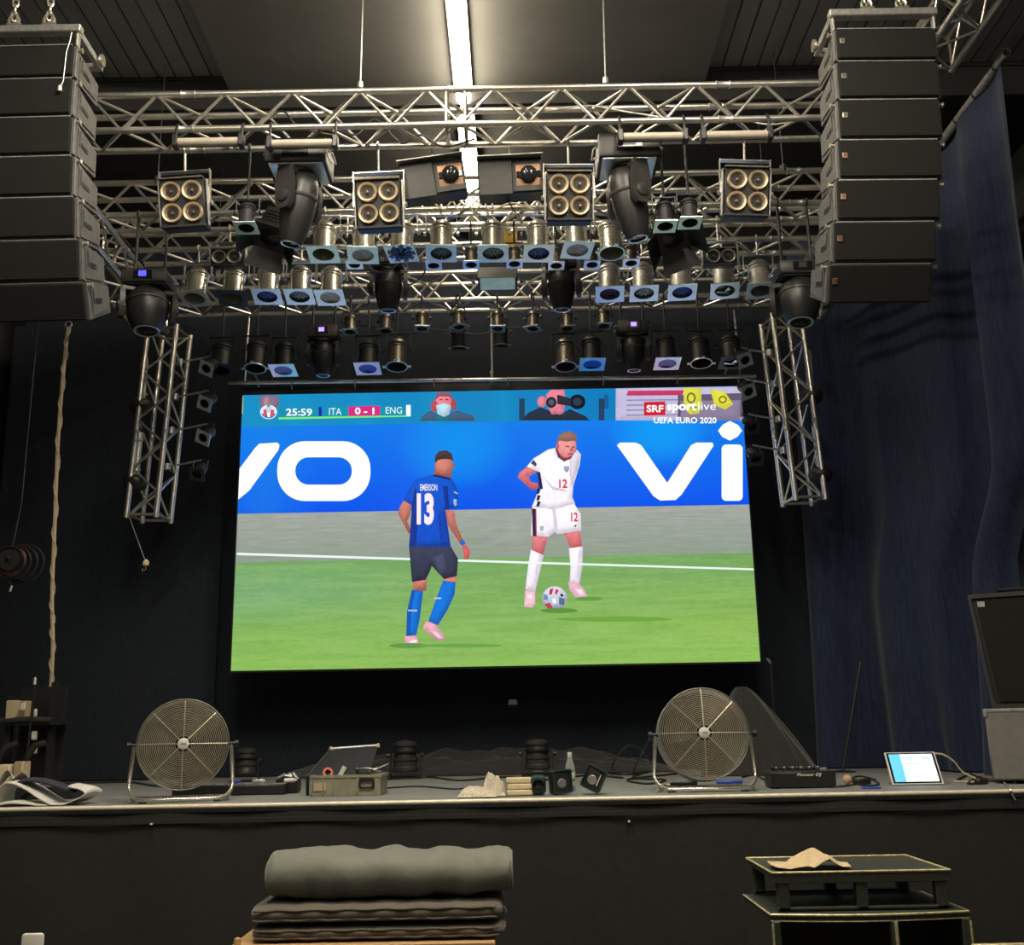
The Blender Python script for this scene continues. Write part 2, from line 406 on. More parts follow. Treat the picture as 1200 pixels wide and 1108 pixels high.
t1 = (Vector((-4.37, 7.245, H1T-.145)), Vector((3.2, 7.245, H1T-.145)))
truss('front truss nearest the ceiling, holding the blinders and big moving heads', *t1, phase=0, joint=4.0)
truss('second truss from the front, holding the upper row of silver cans', (-3.62, 8.195, HF-.145), (2.98, 8.195, HF-.145), phase=1)
truss('third truss from the front, holding the lower row of silver cans', (-3.62, 8.86, HF-.145), (2.98, 8.86, HF-.145), phase=0)
truss('rear truss just in front of the screen top, holding the small spots', (-3.62, 10.0, HF-.19), (2.98, 10.0, HF-.19), phase=1)
truss('left side truss with blue-lit chords running back from beside the left speaker hang', (-3.45, 7.45, HF-.484), (-3.5, 9.82, HF-.484), phase=1, couple=1.2)
truss('right side truss with blue-lit chords running back from beside the right speaker hang', (2.84, 7.6, HF-.484), (2.9, 9.82, HF-.484), phase=1, couple=1.2)
TLx, TRx = -3.16, 2.40
def tower(label, top, bot, ang):
    up = Vector((math.cos(ang), math.sin(ang), 0))
    return truss(label, top, bot, up=up, phase=0, couple=1.1)
tower('left hanging tower truss beside the screen', (-3.29, 9.72, HF-.656), (-3.38, 9.72, EYE+1.92), R(-9))
tower('right hanging tower truss beside the screen', (2.63, 9.72, HF-.656), (2.71, 9.72, EYE+1.97), R(189))
truss('upper right truss sloping out of view above the right curtain rail', (3.52, 4.2, EYE+5.18), (3.42, 7.55, EYE+5.18), phase=1, couple=0)
truss('upper left truss behind the left speaker hang', (-4.25, 4.2, EYE+5.18), (-4.2, 7.55, EYE+5.18), phase=1, couple=0)
for px, nm in ((422, 'left'), (710, 'right')):
    a = at(px, 104, 7.1)
    m_ = MB(); m_.tube([(a.x, 7.1, H1T+.02), (a.x+.01, 7.1, CZ-.02)], .006, 6); m_.lathe([(.0, .03), (.018, .03), (.022, 0), (.018, -.02), (0, -.02)], 8, c=(a.x+.0, 7.1, H1T+.05))
    tag(link('suspension_wire', m_.mesh('suspension_wire', ALUD)), 'thin steel wire from ceiling to front truss, %s of the tube line' % nm, 'wire')
for k, (x, y) in enumerate([(-2.9, 8.05), (2.3, 8.05), (-2.9, 8.715), (2.3, 8.715), (-2.9, 9.855), (2.3, 9.855), (-4.2, 7.2), (3.45, 7.2)]):
    zt_ = HF if y > 7.8 else EYE+5.325
    if 9 < y: zt_ = HF-.045
    m_ = MB(); m_.tube([(x, y, zt_+.02), (x, y, CZ+(.12 if y > 8.4 else .06 if x < XSL or x > XSR else 0))], .005, 6); m_.lathe([(0, .03), (.03, .03), (.032, 0), (.03, -.03), (0, -.03)], 8, c=(x, y, zt_+.02))
    tag(link('truss_wire', m_.mesh('truss_wire', BLKM)), 'black steel rope holding up the %s of the %s' % (['left end', 'right end'][k % 2], ['second truss', 'third truss', 'rear truss', 'upper side trusses'][k//2]), 'wire')
# pipe the screen hangs from
pz = [at(268, 449, 10.07), at(886, 441, 10.07)]
pp = thing('screen_pipe', 'long thin pipe directly above the screen with hanging hooks', 'pipe', (pz[0].x, 10.07, pz[0].z))
dv = pz[1]-pz[0]
part('pipe', ALU, pp, lambda m: m.tube([(0, 0, 0), dv], .019, 10))
for f in (.12, .24, .39, .53, .71, .85):
    part('hook', ALUD, pp, lambda m: m.tube([(0, 0, .02), (0, -.03, 0), (0, -.02, -.04), (0, 0, -.07), (0, .02, -.06)], .007, 6), key='scrhook', M=Matrix.Translation(dv*f))
for f in (.03, .5, .97):
    part('drop_tube', ALUD, pp, lambda m: m.tube([(0, 0, 0), (0, .07, HF-.355-pz[0].z-dv.z*f)], .012, 6), key='scrdrop', M=Matrix.Translation(dv*f))

# ------------------------------------------------------------------ line arrays
ORD = ['topmost', 'second from top', 'third from top', 'fourth from top', 'fifth from top', 'sixth from top', 'lowest']
def chain(label, x, y, z0, z1):
    T = thing('lifting_chain', label, 'chain', (x, y, z0)); n = int((z1-z0)/.055)
    for k in range(n):
        part('link', BOLT, T, lambda m: m.tube([(.018*math.cos(a), 0, .038*math.sin(a)) for a in [2*math.pi*i/12 for i in range(12)]], .008, 6, closed=True),
             key='chainlink', M=Matrix.Translation((0, 0, .03+.056*k)) @ Matrix.Rotation(R(90*(k % 2)+30), 4, 'Z'))
    part('shackle', BOLT, T, lambda m: [m.tube([(-.03, 0, -.03), (-.035, 0, .0), (-.02, 0, .035), (0, 0, .045), (.02, 0, .035), (.035, 0, 0), (.03, 0, -.03)], .011, 7), m.tube([(-.045, 0, -.03), (.05, 0, -.03)], .010, 7)], key='shackle')
def line_array(side, edges, W, Dp, inner):
    """edges: list of (x centre, depth, z) of the front seams from top to bottom; inner = sign of the side that looks to the stage middle"""
    nm = 'left' if side < 0 else 'right'
    n = len(edges)-1; lean = Vector(edges[0])-Vector(edges[-1]); lean = Vector((lean.x*.12, 0, lean.z)).normalized()
    for i in range(n):
        a, b = Vector(edges[i]), Vector(edges[i+1]); dn = (b-a); H = dn.length; xx = Vector((lean.z, 0, -lean.x)).normalized()
        zx = (-dn-xx*(-dn).dot(xx)).normalized(); yy = zx.cross(xx)        # yy points into the box
        M_ = Matrix((xx, yy, zx)).transposed().to_4x4(); M_.translation = (a+b)/2
        T = thing('array_speaker', '%s cabinet of the black %s speaker hang' % (ORD[i], nm), 'speaker', (a+b)/2, M_.to_euler(), 'black speakers of the %s hang' % nm)
        g = .010; hh = H/2-g; hb = hh*.72
        def body(m):
            P = [(-W/2, .012, -hh), (W/2, .012, -hh), (W/2, Dp, -hb), (-W/2, Dp, -hb), (-W/2, .012, hh), (W/2, .012, hh), (W/2, Dp, hb), (-W/2, Dp, hb)]
            m.add(P, [(0, 3, 2, 1), (4, 5, 6, 7), (0, 1, 5, 4), (1, 2, 6, 5), (2, 3, 7, 6), (3, 0, 4, 7)])
        part('cabinet_body', CABSIDE, T, body, smooth=False)
        part('front_grille', GRILLE, T, lambda m: m.box((0, 0, 0), (W-.012, .03, 2*hh-.012), bev=.006), smooth=False)
        part('joint_rail', ALUD, T, lambda m: m.box((0, -.004, hh+.003), (W-.03, .012, .007)), smooth=False)
        part('cabinet_back', BLK, T, lambda m: m.box((0, Dp+.01, 0), (W*.8, .03, 1.3*hb), bev=.006), smooth=False)
        for sx in (-1, 1):
            part('rigging_plate', CABSIDE, T, lambda m: m.box((sx*(W/2+.006), .035, 0), (.012, .045, 2*hh-.01), bev=.003), smooth=False)
            part('rigging_pin', BOLT, T, lambda m: m.lathe([(0, -.02), (.012, -.02), (.012, .015), (.018, .016), (.018, .024), (0, .026)], 10, c=(sx*(W/2+.018), .035, hh-.02), rot=Matrix.Rotation(R(90*sx), 3, 'Y')), smooth=False)
            part('side_plate', CABSIDE, T, lambda m: m.prism([(.09, -hh*.78), (Dp*.93, -hb*.72), (Dp*.93, hb*.72), (.09, hh*.78)], (sx*(W/2+.002), 0, 0), (0, 1, 0), (0, 0, 1), sx*.007), smooth=False)
            part('side_handle', BLK, T, lambda m: m.box((sx*(W/2+.011), Dp*.45, 0), (.006, .11, .034), bev=.002), smooth=False)
            part('side_slot', BLK, T, lambda m: m.box((sx*(W/2+.011), .11, hh*.25), (.006, .014, hh*.8), bev=.002), smooth=False)
        if side > 0:
            f = part('badge', BOLT if i < 3 else COPPER, T, lambda m: m.box((0, -.018, 0), (.034, .006, .04), bev=.002), key='badge%d' % (i < 3), M=Matrix.Translation((-W/2+.04, 0, hh*.15)), smooth=False)
            part('badge_mark', BLKP, f, lambda m: m.ring(circ(0, 0, .011, .011, 12), circ(0, 0, .007, .007, 12), (0, -.0215, .004), (1, 0, 0), (0, 0, 1), .001), key='badgemark')
    t0 = Vector(edges[0])
    F = thing('fly_bar', 'grey steel fly bar on top of the %s speaker hang' % nm, 'rigging frame', t0+Vector((0, .02, .05)))
    part('cross_bar', ALUD, F, lambda m: m.box((0, 0, .075), (W+.06, .07, .055), bev=.006), smooth=False)
    part('rear_bar', ALUD, F, lambda m: m.box((0, Dp, .075), (W+.02, .05, .045), bev=.006), smooth=False)
    for sx in (-1, 1):
        part('side_bar', ALUD, F, lambda m: m.box((sx*W/2, Dp/2, .06), (.04, Dp, .05), bev=.005), smooth=False)
        part('drop_plate', ALUD, F, lambda m: m.box((sx*(W/2+.006), .01, .01), (.014, .05, .13), bev=.003), smooth=False)
        part('end_pin', BOLT, F, lambda m: m.lathe([(0, -.04), (.022, -.04), (.022, .01), (.045, .012), (.045, .03), (0, .032)], 12, c=(sx*(W/2+.02), Dp*.8, .07), rot=Matrix.Rotation(R(90*sx), 3, 'Y')), smooth=False)
    for k, ox in enumerate((-.10, .14)):
        chain('%s gold lifting chain above the %s speaker hang' % (('left', 'right')[k], nm), t0.x+ox, t0.y+.02, t0.z+.21, CZ-.05)
    return F
DD = [6.45, 6.45, 6.45, 6.46, 6.48, 6.52, 6.58, 6.69]
rx = [(978.6, 1095.5), (982, 1096.5), (984.6, 1099.5), (983.6, 1102), (983, 1102), (980, 1098), (975, 1094), (970, 1084)]
ry = [33, 71, 116, 163, 210, 259, 308, 357]
ed = []
for (xa, xb), y, D in zip(rx, ry, DD):
    p = at((xa+xb)/2, y, D); ed.append((p.x, D, p.z))
W_ = .685
line_array(1, ed, W_, .42, -1)
lx = [88, 85, 83.5, 84, 86, 90, 97, 105]; ly = [52, 91, 136, 182, 230, 280, 330, 378]; edl = []
for x, y, D in zip(lx, ly, DD):
    p = at(x, y, D-.1); edl.append((p.x-W_/2, D-.1, p.z))
line_array(-1, edl, W_, .42, 1)
for pts, nm in (([(84, 38), (82, 48), (78, 60), (74, 95), (70, 103)], 'thin grey cord dangling on the front of the left speaker hang'),):
    m_ = MB(); m_.tube([at(x, y, 6.325) for x, y in pts], .004, 6); p = at(70, 104, 6.32)
    m_.lathe([(0, .02), (.014, .02), (.016, -.02), (0, -.025)], 8, c=p)
    tag(link('dangling_string', m_.mesh('dangling_string', ALUD)), nm, 'string')

# ------------------------------------------------------------------ stage lamps: builders (origin = middle of the pipe they hang from, -y = towards the hall)
def hook_clamp(T, s=1., rod=.08, mt=None):
    part('clamp', mt or ALUD, T, lambda m: [m.tube([(0, .034*math.cos(a), .034*math.sin(a)) for a in [R(x) for x in range(-60, 241, 30)]], .009, 6),
                                      m.tube([(0, 0, -.03), (0, 0, -rod)], .010, 8), m.tube([(0, -.05, .0), (0, -.03, 0)], .007, 6)], key='clamp%.3f' % rod)
def u_yoke(T, wd, zt, zp, mt, key, thick=.005, band=.03, rot=None):
    """flat U bracket: top at zt, pivots at zp"""
    def fn(m):
        m.box((0, 0, zt), (wd, band, thick))
        for s_ in (-1, 1):
            m.box((s_*wd/2, 0, (zt+zp)/2), (thick, band, zt-zp+.02)); m.lathe([(0, 0), (.018, 0), (.018, .018), (0, .02)], 8, c=(s_*wd/2, 0, zp), rot=Matrix.Rotation(R(90*s_), 3, 'Y'))
    return part('yoke', mt, T, fn, key='yoke'+key)
def par_can(px, py, Y, zpipe, label, style='open', frame='bare', tilt=8, group=None, scale=1., body='chrome', cat='stage light', name='par_can', yaw=0, rod=.075):
    """px, py: middle of the lamp's gel frame in the photo"""
    p = at(px, py, Y-.03); T = thing(name, label, cat, (p.x, Y, zpipe), (0, 0, R(yaw)), group)
    drop = (zpipe-p.z)                                              # pipe centre to frame plane
    BM = {'chrome': CHROME, 'black': BLK, 'bronze': BRONZE, 'steel': ALUD}[body]; FM = {'bare': FRAME, 'dark': FRAMED, 'ring': None, 'blue': FRAME}[frame]
    r = .095*scale; Lc = .29*scale
    zl = -drop+.02; zp = zl+Lc*.62; zt = zl+Lc+.055*scale
    rod = max(.03, -zt)
    hook_clamp(T, scale, rod, BLK if body in ('black', 'bronze') else None)
    u_yoke(T, 2*r+.065*scale, -rod, zp, ALU if body not in ('black', 'bronze') else BLKP, '%.2f%s%.3f%.3f' % (scale, body, rod, zp), band=.03*scale)
    B = Matrix.Translation((0, 0, zp)) @ Matrix.Rotation(R(-tilt), 4, 'X') @ Matrix.Translation((0, 0, -zp+zl))   # B: frame plane at z = 0
    k = '%.2f' % scale
    def can(m):
        pr = [(.03, 1.0), (.05, .99), (.07, .955), (.083, .90), (.088, .83), (.098, .82), (.100, .80), (.100, .775), (.090, .765), (.086, .74), (.090, .70), (.098, .695), (.098, .66), (.089, .65), (.092, .2), (.097, .06), (.103, .05), (.103, .0), (.097, .0), (.094, .06), (.086, .62)]
        m.lathe([(a*scale, b*Lc) for a, b in pr], 22)
    part('can', BM, T, can, 'can'+k, B)
    part('back_cap', BM if body != 'chrome' else ALUD, T, lambda m: m.lathe([(.0, Lc*1.06), (.022*scale, Lc*1.055), (.03*scale, Lc*1.03), (.034*scale, Lc*.99)], 14), 'cap'+k, B)
    part('bulkhead', BLK, T, lambda m: m.lathe([(0, .12*scale), (.088*scale, .12*scale)], 16), 'bulk'+k, B)
    part('power_cord', CABLE, T, lambda m: m.tube([(0, 0, Lc*1.04), (.01, .03, Lc*1.2), (.05, .06, Lc*1.15), (.09, .05, Lc*1.3)], .006*scale, 5), 'cord'+k, B)
    if FM:
        h = .124*scale
        gf = part('gel_frame', FM, T, lambda m: m.ring(square_loop(h, 32), circ(0, 0, .088*scale, .088*scale, 32), (0, 0, -.012), (1, 0, 0), (0, 1, 0), .006), 'frame'+k, B, smooth=False)
        for s_ in (-1, 1):
            part('frame_clip', FM, T, lambda m: [m.box((s_*h*.92, 0, -.002), (.012*scale, .04*scale, .018*scale))], 'clip%d' % s_+k, B, smooth=False)
    else:
        part('frame_ring', ALUD if body != 'chrome' else FRAME, T, lambda m: [m.lathe([(.098*scale, -.01), (.108*scale, -.01), (.108*scale, .002), (.098*scale, .002), (.098*scale, -.01)], 22)] +
             [m.box((.122*scale*math.cos(a), .122*scale*math.sin(a), -.006), (.03*scale, .03*scale, .012*scale), Matrix.Rotation(a, 3, 'Z')) for a in (0, math.pi, -math.pi/2)], 'ring'+k, B, smooth=False)
    if style == 'ribbed' or style == 'star':
        gm = LENSG if style == 'ribbed' else GELB
        part('lens', BLKG, T, lambda m: m.lathe([(0, .022), (.05*scale, .025), (.092*scale, .03)], 20), 'lens'+k, B)
        part('lens_ribs', gm, T, lambda m: [m.box((.054*scale*math.cos(a), .054*scale*math.sin(a), .012), (.062*scale, (.010 if i % 2 else .006)*scale, .010), Matrix.Rotation(a, 3, 'Z')) for i, a in enumerate([2*math.pi*j/16 for j in range(16)])] +
             [m.lathe([(0, .004), (.014*scale, .006), (.018*scale, .016)], 10)], 'ribs'+k, B)
    elif style == 'stripes':
        part('lens', BLKG, T, lambda m: m.lathe([(0, .022), (.05*scale, .025), (.092*scale, .03)], 20), 'lens'+k, B)
        part('lens_ribs', GELP, T, lambda m: [m.tube([(-.07*scale, y-.02*scale, .01), (-.02*scale, y, .008), (.03*scale, y-.012*scale, .01), (.07*scale, y+.02*scale, .012)], .007*scale, 5) for y in (-.035*scale, 0, .035*scale)], 'strp'+k, B)
    elif style in ('lilac', 'frost', 'bluegel'):
        gm = {'lilac': GELP, 'frost': GELG, 'bluegel': GELB}[style]
        def gel(m):
            m.grid(lambda u, v: ((u-.5)*.19*scale, (v-.5)*.19*scale, .0+.006*math.sin(9*u+4*v)*math.sin(7*v+2)), 10, 10)
        part('gel', gm, T, gel, 'gel'+k, B)
    elif style == 'crumpled':
        def gel(m):
            rr = random.Random(4)
            for i in range(9):
                a = i*.7; m.add([(.02*math.cos(a)*scale, .02*math.sin(a)*scale, -.02), (.11*math.cos(a-.22)*scale, .11*math.sin(a-.22)*scale, -.014-.012*rr.random()), (.118*math.cos(a+.2)*scale, .118*math.sin(a+.2)*scale, -.016)], [(0, 1, 2)])
        part('gel', GELB, T, gel, 'crump'+k, B)
    elif style == 'broken':
        part('gel', FRAME, T, lambda m: [m.add([(x0*scale, y0*scale, .0), (x1*scale, y1*scale, .004), (x2*scale, y2*scale, -.004)], [(0, 1, 2)]) for x0, y0, x1, y1, x2, y2 in ((-.09, -.02, -.01, -.03, .01, -.06), (-.08, .04, -.06, .02, .05, .05), (0, .03, .03, -.03, .05, .0))], 'brk'+k, B)
    return T

def blinder(px, py, Y, zpipe, label, rows, group, tilt=12, roll=0, yaw=0, scale=1.):
    p = at(px, py, Y); T = thing('blinder_light', label, 'stage light', (p.x, Y, zpipe), (0, R(roll), R(yaw)), group)
    zc = p.z-zpipe; wd, hh, dp = .335*scale, (.39 if rows == 2 else .2)*scale, .15*scale
    zt = zc+hh/2+.075*scale
    hook_clamp(T, 1, max(.04, -zt))
    k = '%d%.2f%.3f' % (rows, scale, zc)
    u_yoke(T, wd+.05*scale, zt, zc, ALU, 'bl'+k, band=.045)
    B = Matrix.Translation((0, 0, zc)) @ Matrix.Rotation(R(tilt), 4, 'X')
    part('housing', BLKP, T, lambda m: m.box((0, .01, 0), (wd, dp, hh), bev=.008), 'blbox%d%.2f' % (rows, scale), B)
    part('top_lip', BRONZE, T, lambda m: m.box((0, -dp/2-.0, hh/2-.012), (wd, .03, .012)), 'bltop%d%.2f' % (rows, scale), B)
    part('bottom_lip', BLKM, T, lambda m: m.box((0, -dp/2-.0, -hh/2+.012), (wd, .03, .012)), 'blbot%d%.2f' % (rows, scale), B)
    for s_ in (-1, 1):
        part('side_lever', ALUD, T, lambda m: m.box((s_*(wd/2+.014), -.02, 0), (.016, .03, hh*.92), bev=.004), 'bllev%d%.2f%d' % (rows, scale, s_), B)
    r = .072*scale
    for i in range(2):
        for j in range(rows):
            x = (-.5+i)*.158*scale; z = (.5-j)*.165*scale if rows == 2 else 0
            M_ = B @ Matrix.Translation((x, -dp/2-.0, z)) @ Matrix.Rotation(R(90), 4, 'X')
            l = part('lamp_ring', GOLD if rows == 2 else ALUD, T, lambda m: m.lathe([(r*1.02, -.02), (r*1.04, .012), (r*.98, .022), (r*.78, .014), (r*.74, -.004)], 24), 'blring%.2f%d' % (scale, rows), M_)
            part('lamp_bowl', GOLDD if rows == 2 else BRONZE, l, lambda m: m.lathe([(r*.76, .004), (r*.66, -.006), (r*.45, -.018), (r*.2, -.02), (r*.18, .0), (r*.1, .012), (0, .014)], 20), 'blbowl%.2f%d' % (scale, rows))
    return T

def moving_head(px, py, Y, zpipe, label, pan, tilt, scale=1., group=None, led=None, base=(.46, .2, .38), length=.62, rad=.125):
    """px, py: middle of the head body"""
    p = at(px, py, Y); T = thing('moving_head_light', label, 'moving light', (p.x, Y, zpipe), None, group)
    zc = p.z-zpipe; s = scale; bw, bh, bd = [q*s for q in base]; CM = BLK if led else ALUD; zb = zc+length*s*.42          # underside of the base box
    k = '%.2f%.3f%.2f%.2f' % (s, length, bw, rad)
    for x in (-.12*s, .12*s):
        part('clamp', CM, T, lambda m: [m.tube([(0, .034*math.cos(a), .034*math.sin(a)) for a in [R(q) for q in range(-60, 241, 30)]], .009, 6), m.tube([(0, 0, -.03), (0, 0, zb+bh)], .013, 8)], 'mhcl%.3f' % (zb+bh), Matrix.Translation((x, 0, 0)))
    def bx(m):
        P = [(-bw/2, -bd/2), (bw/2, -bd/2), (bw/2, bd/2), (-bw/2, bd/2)]
        m.box((0, 0, bh/2), (bw, bd, bh), bev=.02*s)
    part('base', BLKM, T, bx, 'mhb'+k, Matrix.Translation((0, 0, zb)))
    part('base_underside', FRAME if not led else BLKP, T, lambda m: m.box((0, 0, -.006), (bw*.88, bd*.88, .012), bev=.004), 'mhu%d' % bool(led)+k, Matrix.Translation((0, 0, zb)))
    pn = part('control_panel', BLKG, T, lambda m: m.box((0, -bd/2-.002, bh*.5), (bw*.42, .008, bh*.6), bev=.003), 'mhp'+k, Matrix.Translation((0, 0, zb)))
    part('menu_display', led or BLKM, pn, lambda m: m.box((0, -bd/2-.008, bh*.55), (.10*s if not led else .06*s, .006, .045*s)), 'mhd%s' % (led.name if led else '')+k)
    for s_ in (-1, 1):
        part('base_handle', ALUD, T, lambda m: m.tube([(s_*bw/2, -.08*s, bh*.7), (s_*(bw/2+.03*s), -.08*s, bh*.6), (s_*(bw/2+.03*s), .08*s, bh*.6), (s_*bw/2, .08*s, bh*.7)], .008*s, 6), 'mhh%d' % s_+k, Matrix.Translation((0, 0, zb)))
    Rz = Matrix.Translation((0, 0, zb)) @ Matrix.Rotation(R(pan), 4, 'Z')
    zh = zc-zb; ay = rad*s+.035*s
    part('pan_hub', BLKP, T, lambda m: m.lathe([(.13*s, 0), (.13*s, -.03*s), (.10*s, -.045*s), (0, -.045*s)], 20), 'mhn'+k, Rz)
    for s_ in (-1, 1):
        def arm(m):
            out = [(-.06*s, -.02*s), (.06*s, -.02*s), (.085*s, zh*.6), (.075*s, zh-.05*s), (.04*s, zh-.10*s), (-.04*s, zh-.10*s), (-.075*s, zh-.05*s), (-.085*s, zh*.6)]
            m.prism(out, (s_*ay-.02*s, 0, 0), (0, 1, 0), (0, 0, 1), .04*s)
            m.lathe([(.05*s, 0), (.05*s, .012*s), (.03*s, .02*s), (0, .02*s)], 16, c=(s_*(ay+.02*s), 0, zh), rot=Matrix.Rotation(R(90*s_), 3, 'Y'))
        part('yoke_arm', BLKM, T, arm, 'mha%d%.3f' % (s_, zh)+k, Rz)
    part('yoke_bridge', BLKM, T, lambda m: m.box((0, 0, -.035*s), (2*ay+.04*s, .14*s, .05*s), bev=.012*s), 'mhbr'+k, Rz)
    H = Rz @ Matrix.Translation((0, 0, zh)) @ Matrix.Rotation(R(tilt), 4, 'X')
    L_ = length*s; r = rad*s
    hd = part('head', BLKP, T, lambda m: m.lathe([(0, L_*.42), (r*.5, L_*.41), (r*.8, L_*.34), (r*.97, L_*.2), (r, 0), (r*.95, -L_*.18), (r*.78, -L_*.36), (r*.66, -L_*.47), (r*.62, -L_*.5), (r*.52, -L_*.5), (r*.5, -L_*.46)], 24, sy=1.12), 'mhhd'+k, H)
    part('lens_rim', FRAME, hd, lambda m: m.lathe([(r*.5, -L_*.5), (r*.62, -L_*.505), (r*.6, -L_*.52), (r*.5, -L_*.515), (r*.5, -L_*.5)], 22), 'mhlr'+k)
    part('lens', GLASSD, hd, lambda m: m.lathe([(0, -L_*.505), (r*.3, -L_*.5), (r*.5, -L_*.485)], 20), 'mhl'+k)
    for a in (20, 140, 260):
        part('head_fin', BLKM, hd, lambda m: m.lathe([(r*1.005, L_*.05), (r*1.04, L_*.06), (r*1.04, L_*.09), (r*.99, L_*.10)], 24, sy=1.12), 'mhf'+k) if a == 20 else None
    return T

def batten(x0, x1, py, Y, label, zpipe, ang=0):
    a, b = at(x0, py, Y), at(x1, py-(x1-x0)*.017, Y); T = thing('tube_batten', label, 'stage light', a, None, 'tube battens on the front truss'); d = b-a
    part('tube', BATT, T, lambda m: m.tube([(0, 0, 0), d], .032, 12))
    q = d.normalized()
    for o_ in (Vector(), d):
        part('end_cap', BLKP, T, lambda m: m.box(o_, (.04, .085, .10), bev=.008))
        part('bracket', BLKP, T, lambda m: m.tube([o_+Vector((0, 0, .03)), o_+Vector((0, .0, zpipe-a.z-.02)), o_+Vector((0, .03, zpipe-a.z+.03))], .012, 6))
    part('back_rail', BLKM, T, lambda m: m.box(d/2+Vector((0, .04, .01)), (d.length*.96, .03, .05), bev=.005))
    return T

def flood(px, py, Y, zpipe, label, roll, mirror):
    p = at(px, py, Y); T = thing('flood_light', label, 'stage light', (p.x, Y, zpipe), None, 'asymmetric floods beside the tube line'); zc = p.z-zpipe
    wd, hh, dp = .50, .27, .22
    hook_clamp(T, 1, max(.04, -(zc+hh/2+.02)))
    B = Matrix.Translation((0, 0, zc)) @ Matrix.Rotation(R(roll), 4, 'Y') @ Matrix.Rotation(R(8), 4, 'X')
    part('housing', BLKP, T, lambda m: [m.box((0, dp/2, 0), (wd, dp, hh), bev=.01)], 'flh', B)
    part('shutter_flap', BLKM, T, lambda m: m.box((-wd*.23, -.012, -.01), (wd*.52, .014, hh*1.04), bev=.004), 'flf', B)
    part('top_visor', ALUD, T, lambda m: m.box((0, -.03, hh/2+.004), (wd*1.02, .10, .008)), 'flv', B)
    part('window_frame', BLKM, T, lambda m: m.ring(rrect(.03, -hh*.46, wd*.49, hh*.46, .006), rrect(.05, -hh*.30, wd*.45, hh*.30, .006), (0, -.004, 0), (1, 0, 0), (0, 0, 1), -.012) and None, 'flw', B)
    part('reflector', COPPER, T, lambda m: m.grid(lambda u, v: (.045+u*(wd*.46-.045), -.003-.008*math.cos((v-.5)*2.5), (v-.5)*hh*.62), 4, 8), 'flr', B)
    part('lamp_glass', GLASSD, T, lambda m: [m.lathe([(0, .066), (.03, .06), (.058, .036), (.068, 0), (.058, -.036), (.03, -.06), (0, -.066)], 18, c=(.14, -.026, 0), sy=.5, sx=1.0), m.box((.14, -.014, 0), (.185, .012, .055), bev=.005)], 'fll', B)
    return T

def barn_door(px, py, Y, zpipe, label, mirror, tilt=25):
    p = at(px, py, Y); T = thing('barn_door_spot', label, 'stage light', (p.x, Y, zpipe), (0, 0, R(18*mirror)), 'black barn door spots'); zc = p.z-zpipe
    hook_clamp(T, 1, .08)
    u_yoke(T, .30, -.08, zc+.06, BLKM, 'bd%.3f' % zc)
    B = Matrix.Translation((0, 0, zc+.06)) @ Matrix.Rotation(R(-tilt), 4, 'X') @ Matrix.Rotation(R(18*mirror), 4, 'Y')
    part('housing', BLKP, T, lambda m: [m.box((0, 0, .0), (.22, .22, .26), bev=.02)] + [m.box((0, -.113, z), (.16, .008, .012)) for z in (-.06, -.02, .02, .06)], 'bdh', B)
    part('lens', GLASSD, T, lambda m: m.lathe([(0, -.15), (.05, -.145), (.085, -.13)], 18), 'bdl', B)
    part('front_plate', BLKM, T, lambda m: m.ring(square_loop(.13, 24), circ(0, 0, .09, .09, 24), (0, 0, -.135), (1, 0, 0), (0, 1, 0), .01), 'bdp', B)
    for q in range(4):
        M_ = B @ Matrix.Rotation(R(90*q), 4, 'Z') @ Matrix.Translation((0, .13, -.135)) @ Matrix.Rotation(R(38), 4, 'X')
        part('barn_door', BLKP if q != 1 else BLKM, T, lambda m: m.prism([(-.12, 0), (.12, 0), (.16, -.17), (-.16, -.17)], (0, 0, 0), (1, 0, 0), (0, 0, 1), .004), 'bdd%d' % (q != 1), M_, smooth=False)
    return T
def ordn(i, n):
    return ['leftmost', 'second from left', 'third from left', 'fourth from left', 'fifth from left', 'sixth from left', 'seventh from left', 'eighth from left', 'ninth from left', 'tenth from left'][i] if i < n-1 else 'rightmost'

# ------------------------------------------------------------------ stage lamps: placing them
ZB1 = H1T-.29                                        # lower chords of the front truss
ZBF = HF-.29                                         # lower chords of the frame trusses
blinder(213, 240, 7.39, ZB1, 'four-lamp blinder hanging at the far left of the front truss', 2, 'four-lamp blinders', roll=-3)
blinder(442, 241, 7.39, ZB1, 'four-lamp blinder beside the left copper flood', 2, 'four-lamp blinders', roll=-2)
blinder(668, 232, 7.39, ZB1, 'four-lamp blinder beside the right copper flood', 2, 'four-lamp blinders', roll=1)
blinder(877, 227, 7.39, ZB1, 'four-lamp blinder hanging at the far right near the right speaker hang', 2, 'four-lamp blinders', roll=3)
moving_head(350, 240, 7.37, ZB1, 'large dark moving head with blue underside, left of the four-lamp blinders', 62, 12)
moving_head(737, 234, 7.37, ZB1, 'large dark moving head with blue underside, right of the four-lamp blinders', -62, 12)
flood(507, 208, 7.45, ZB1, 'tilted dark flood with copper reflector left of the glowing tube line', -8, 0)
flood(598, 206, 7.45, ZB1, 'level dark flood with copper reflector right of the glowing tube line', -2, 0)
batten(206, 283, 167, 7.06, 'pale tube batten under the front truss, first from the left', ZB1)
batten(316, 393, 169, 7.06, 'pale tube batten under the front truss above the left moving head', ZB1)
batten(727, 803, 161, 7.06, 'pale tube batten under the front truss above the right moving head', ZB1)
batten(824, 902, 159, 7.06, 'pale tube batten under the front truss, last on the right', ZB1)

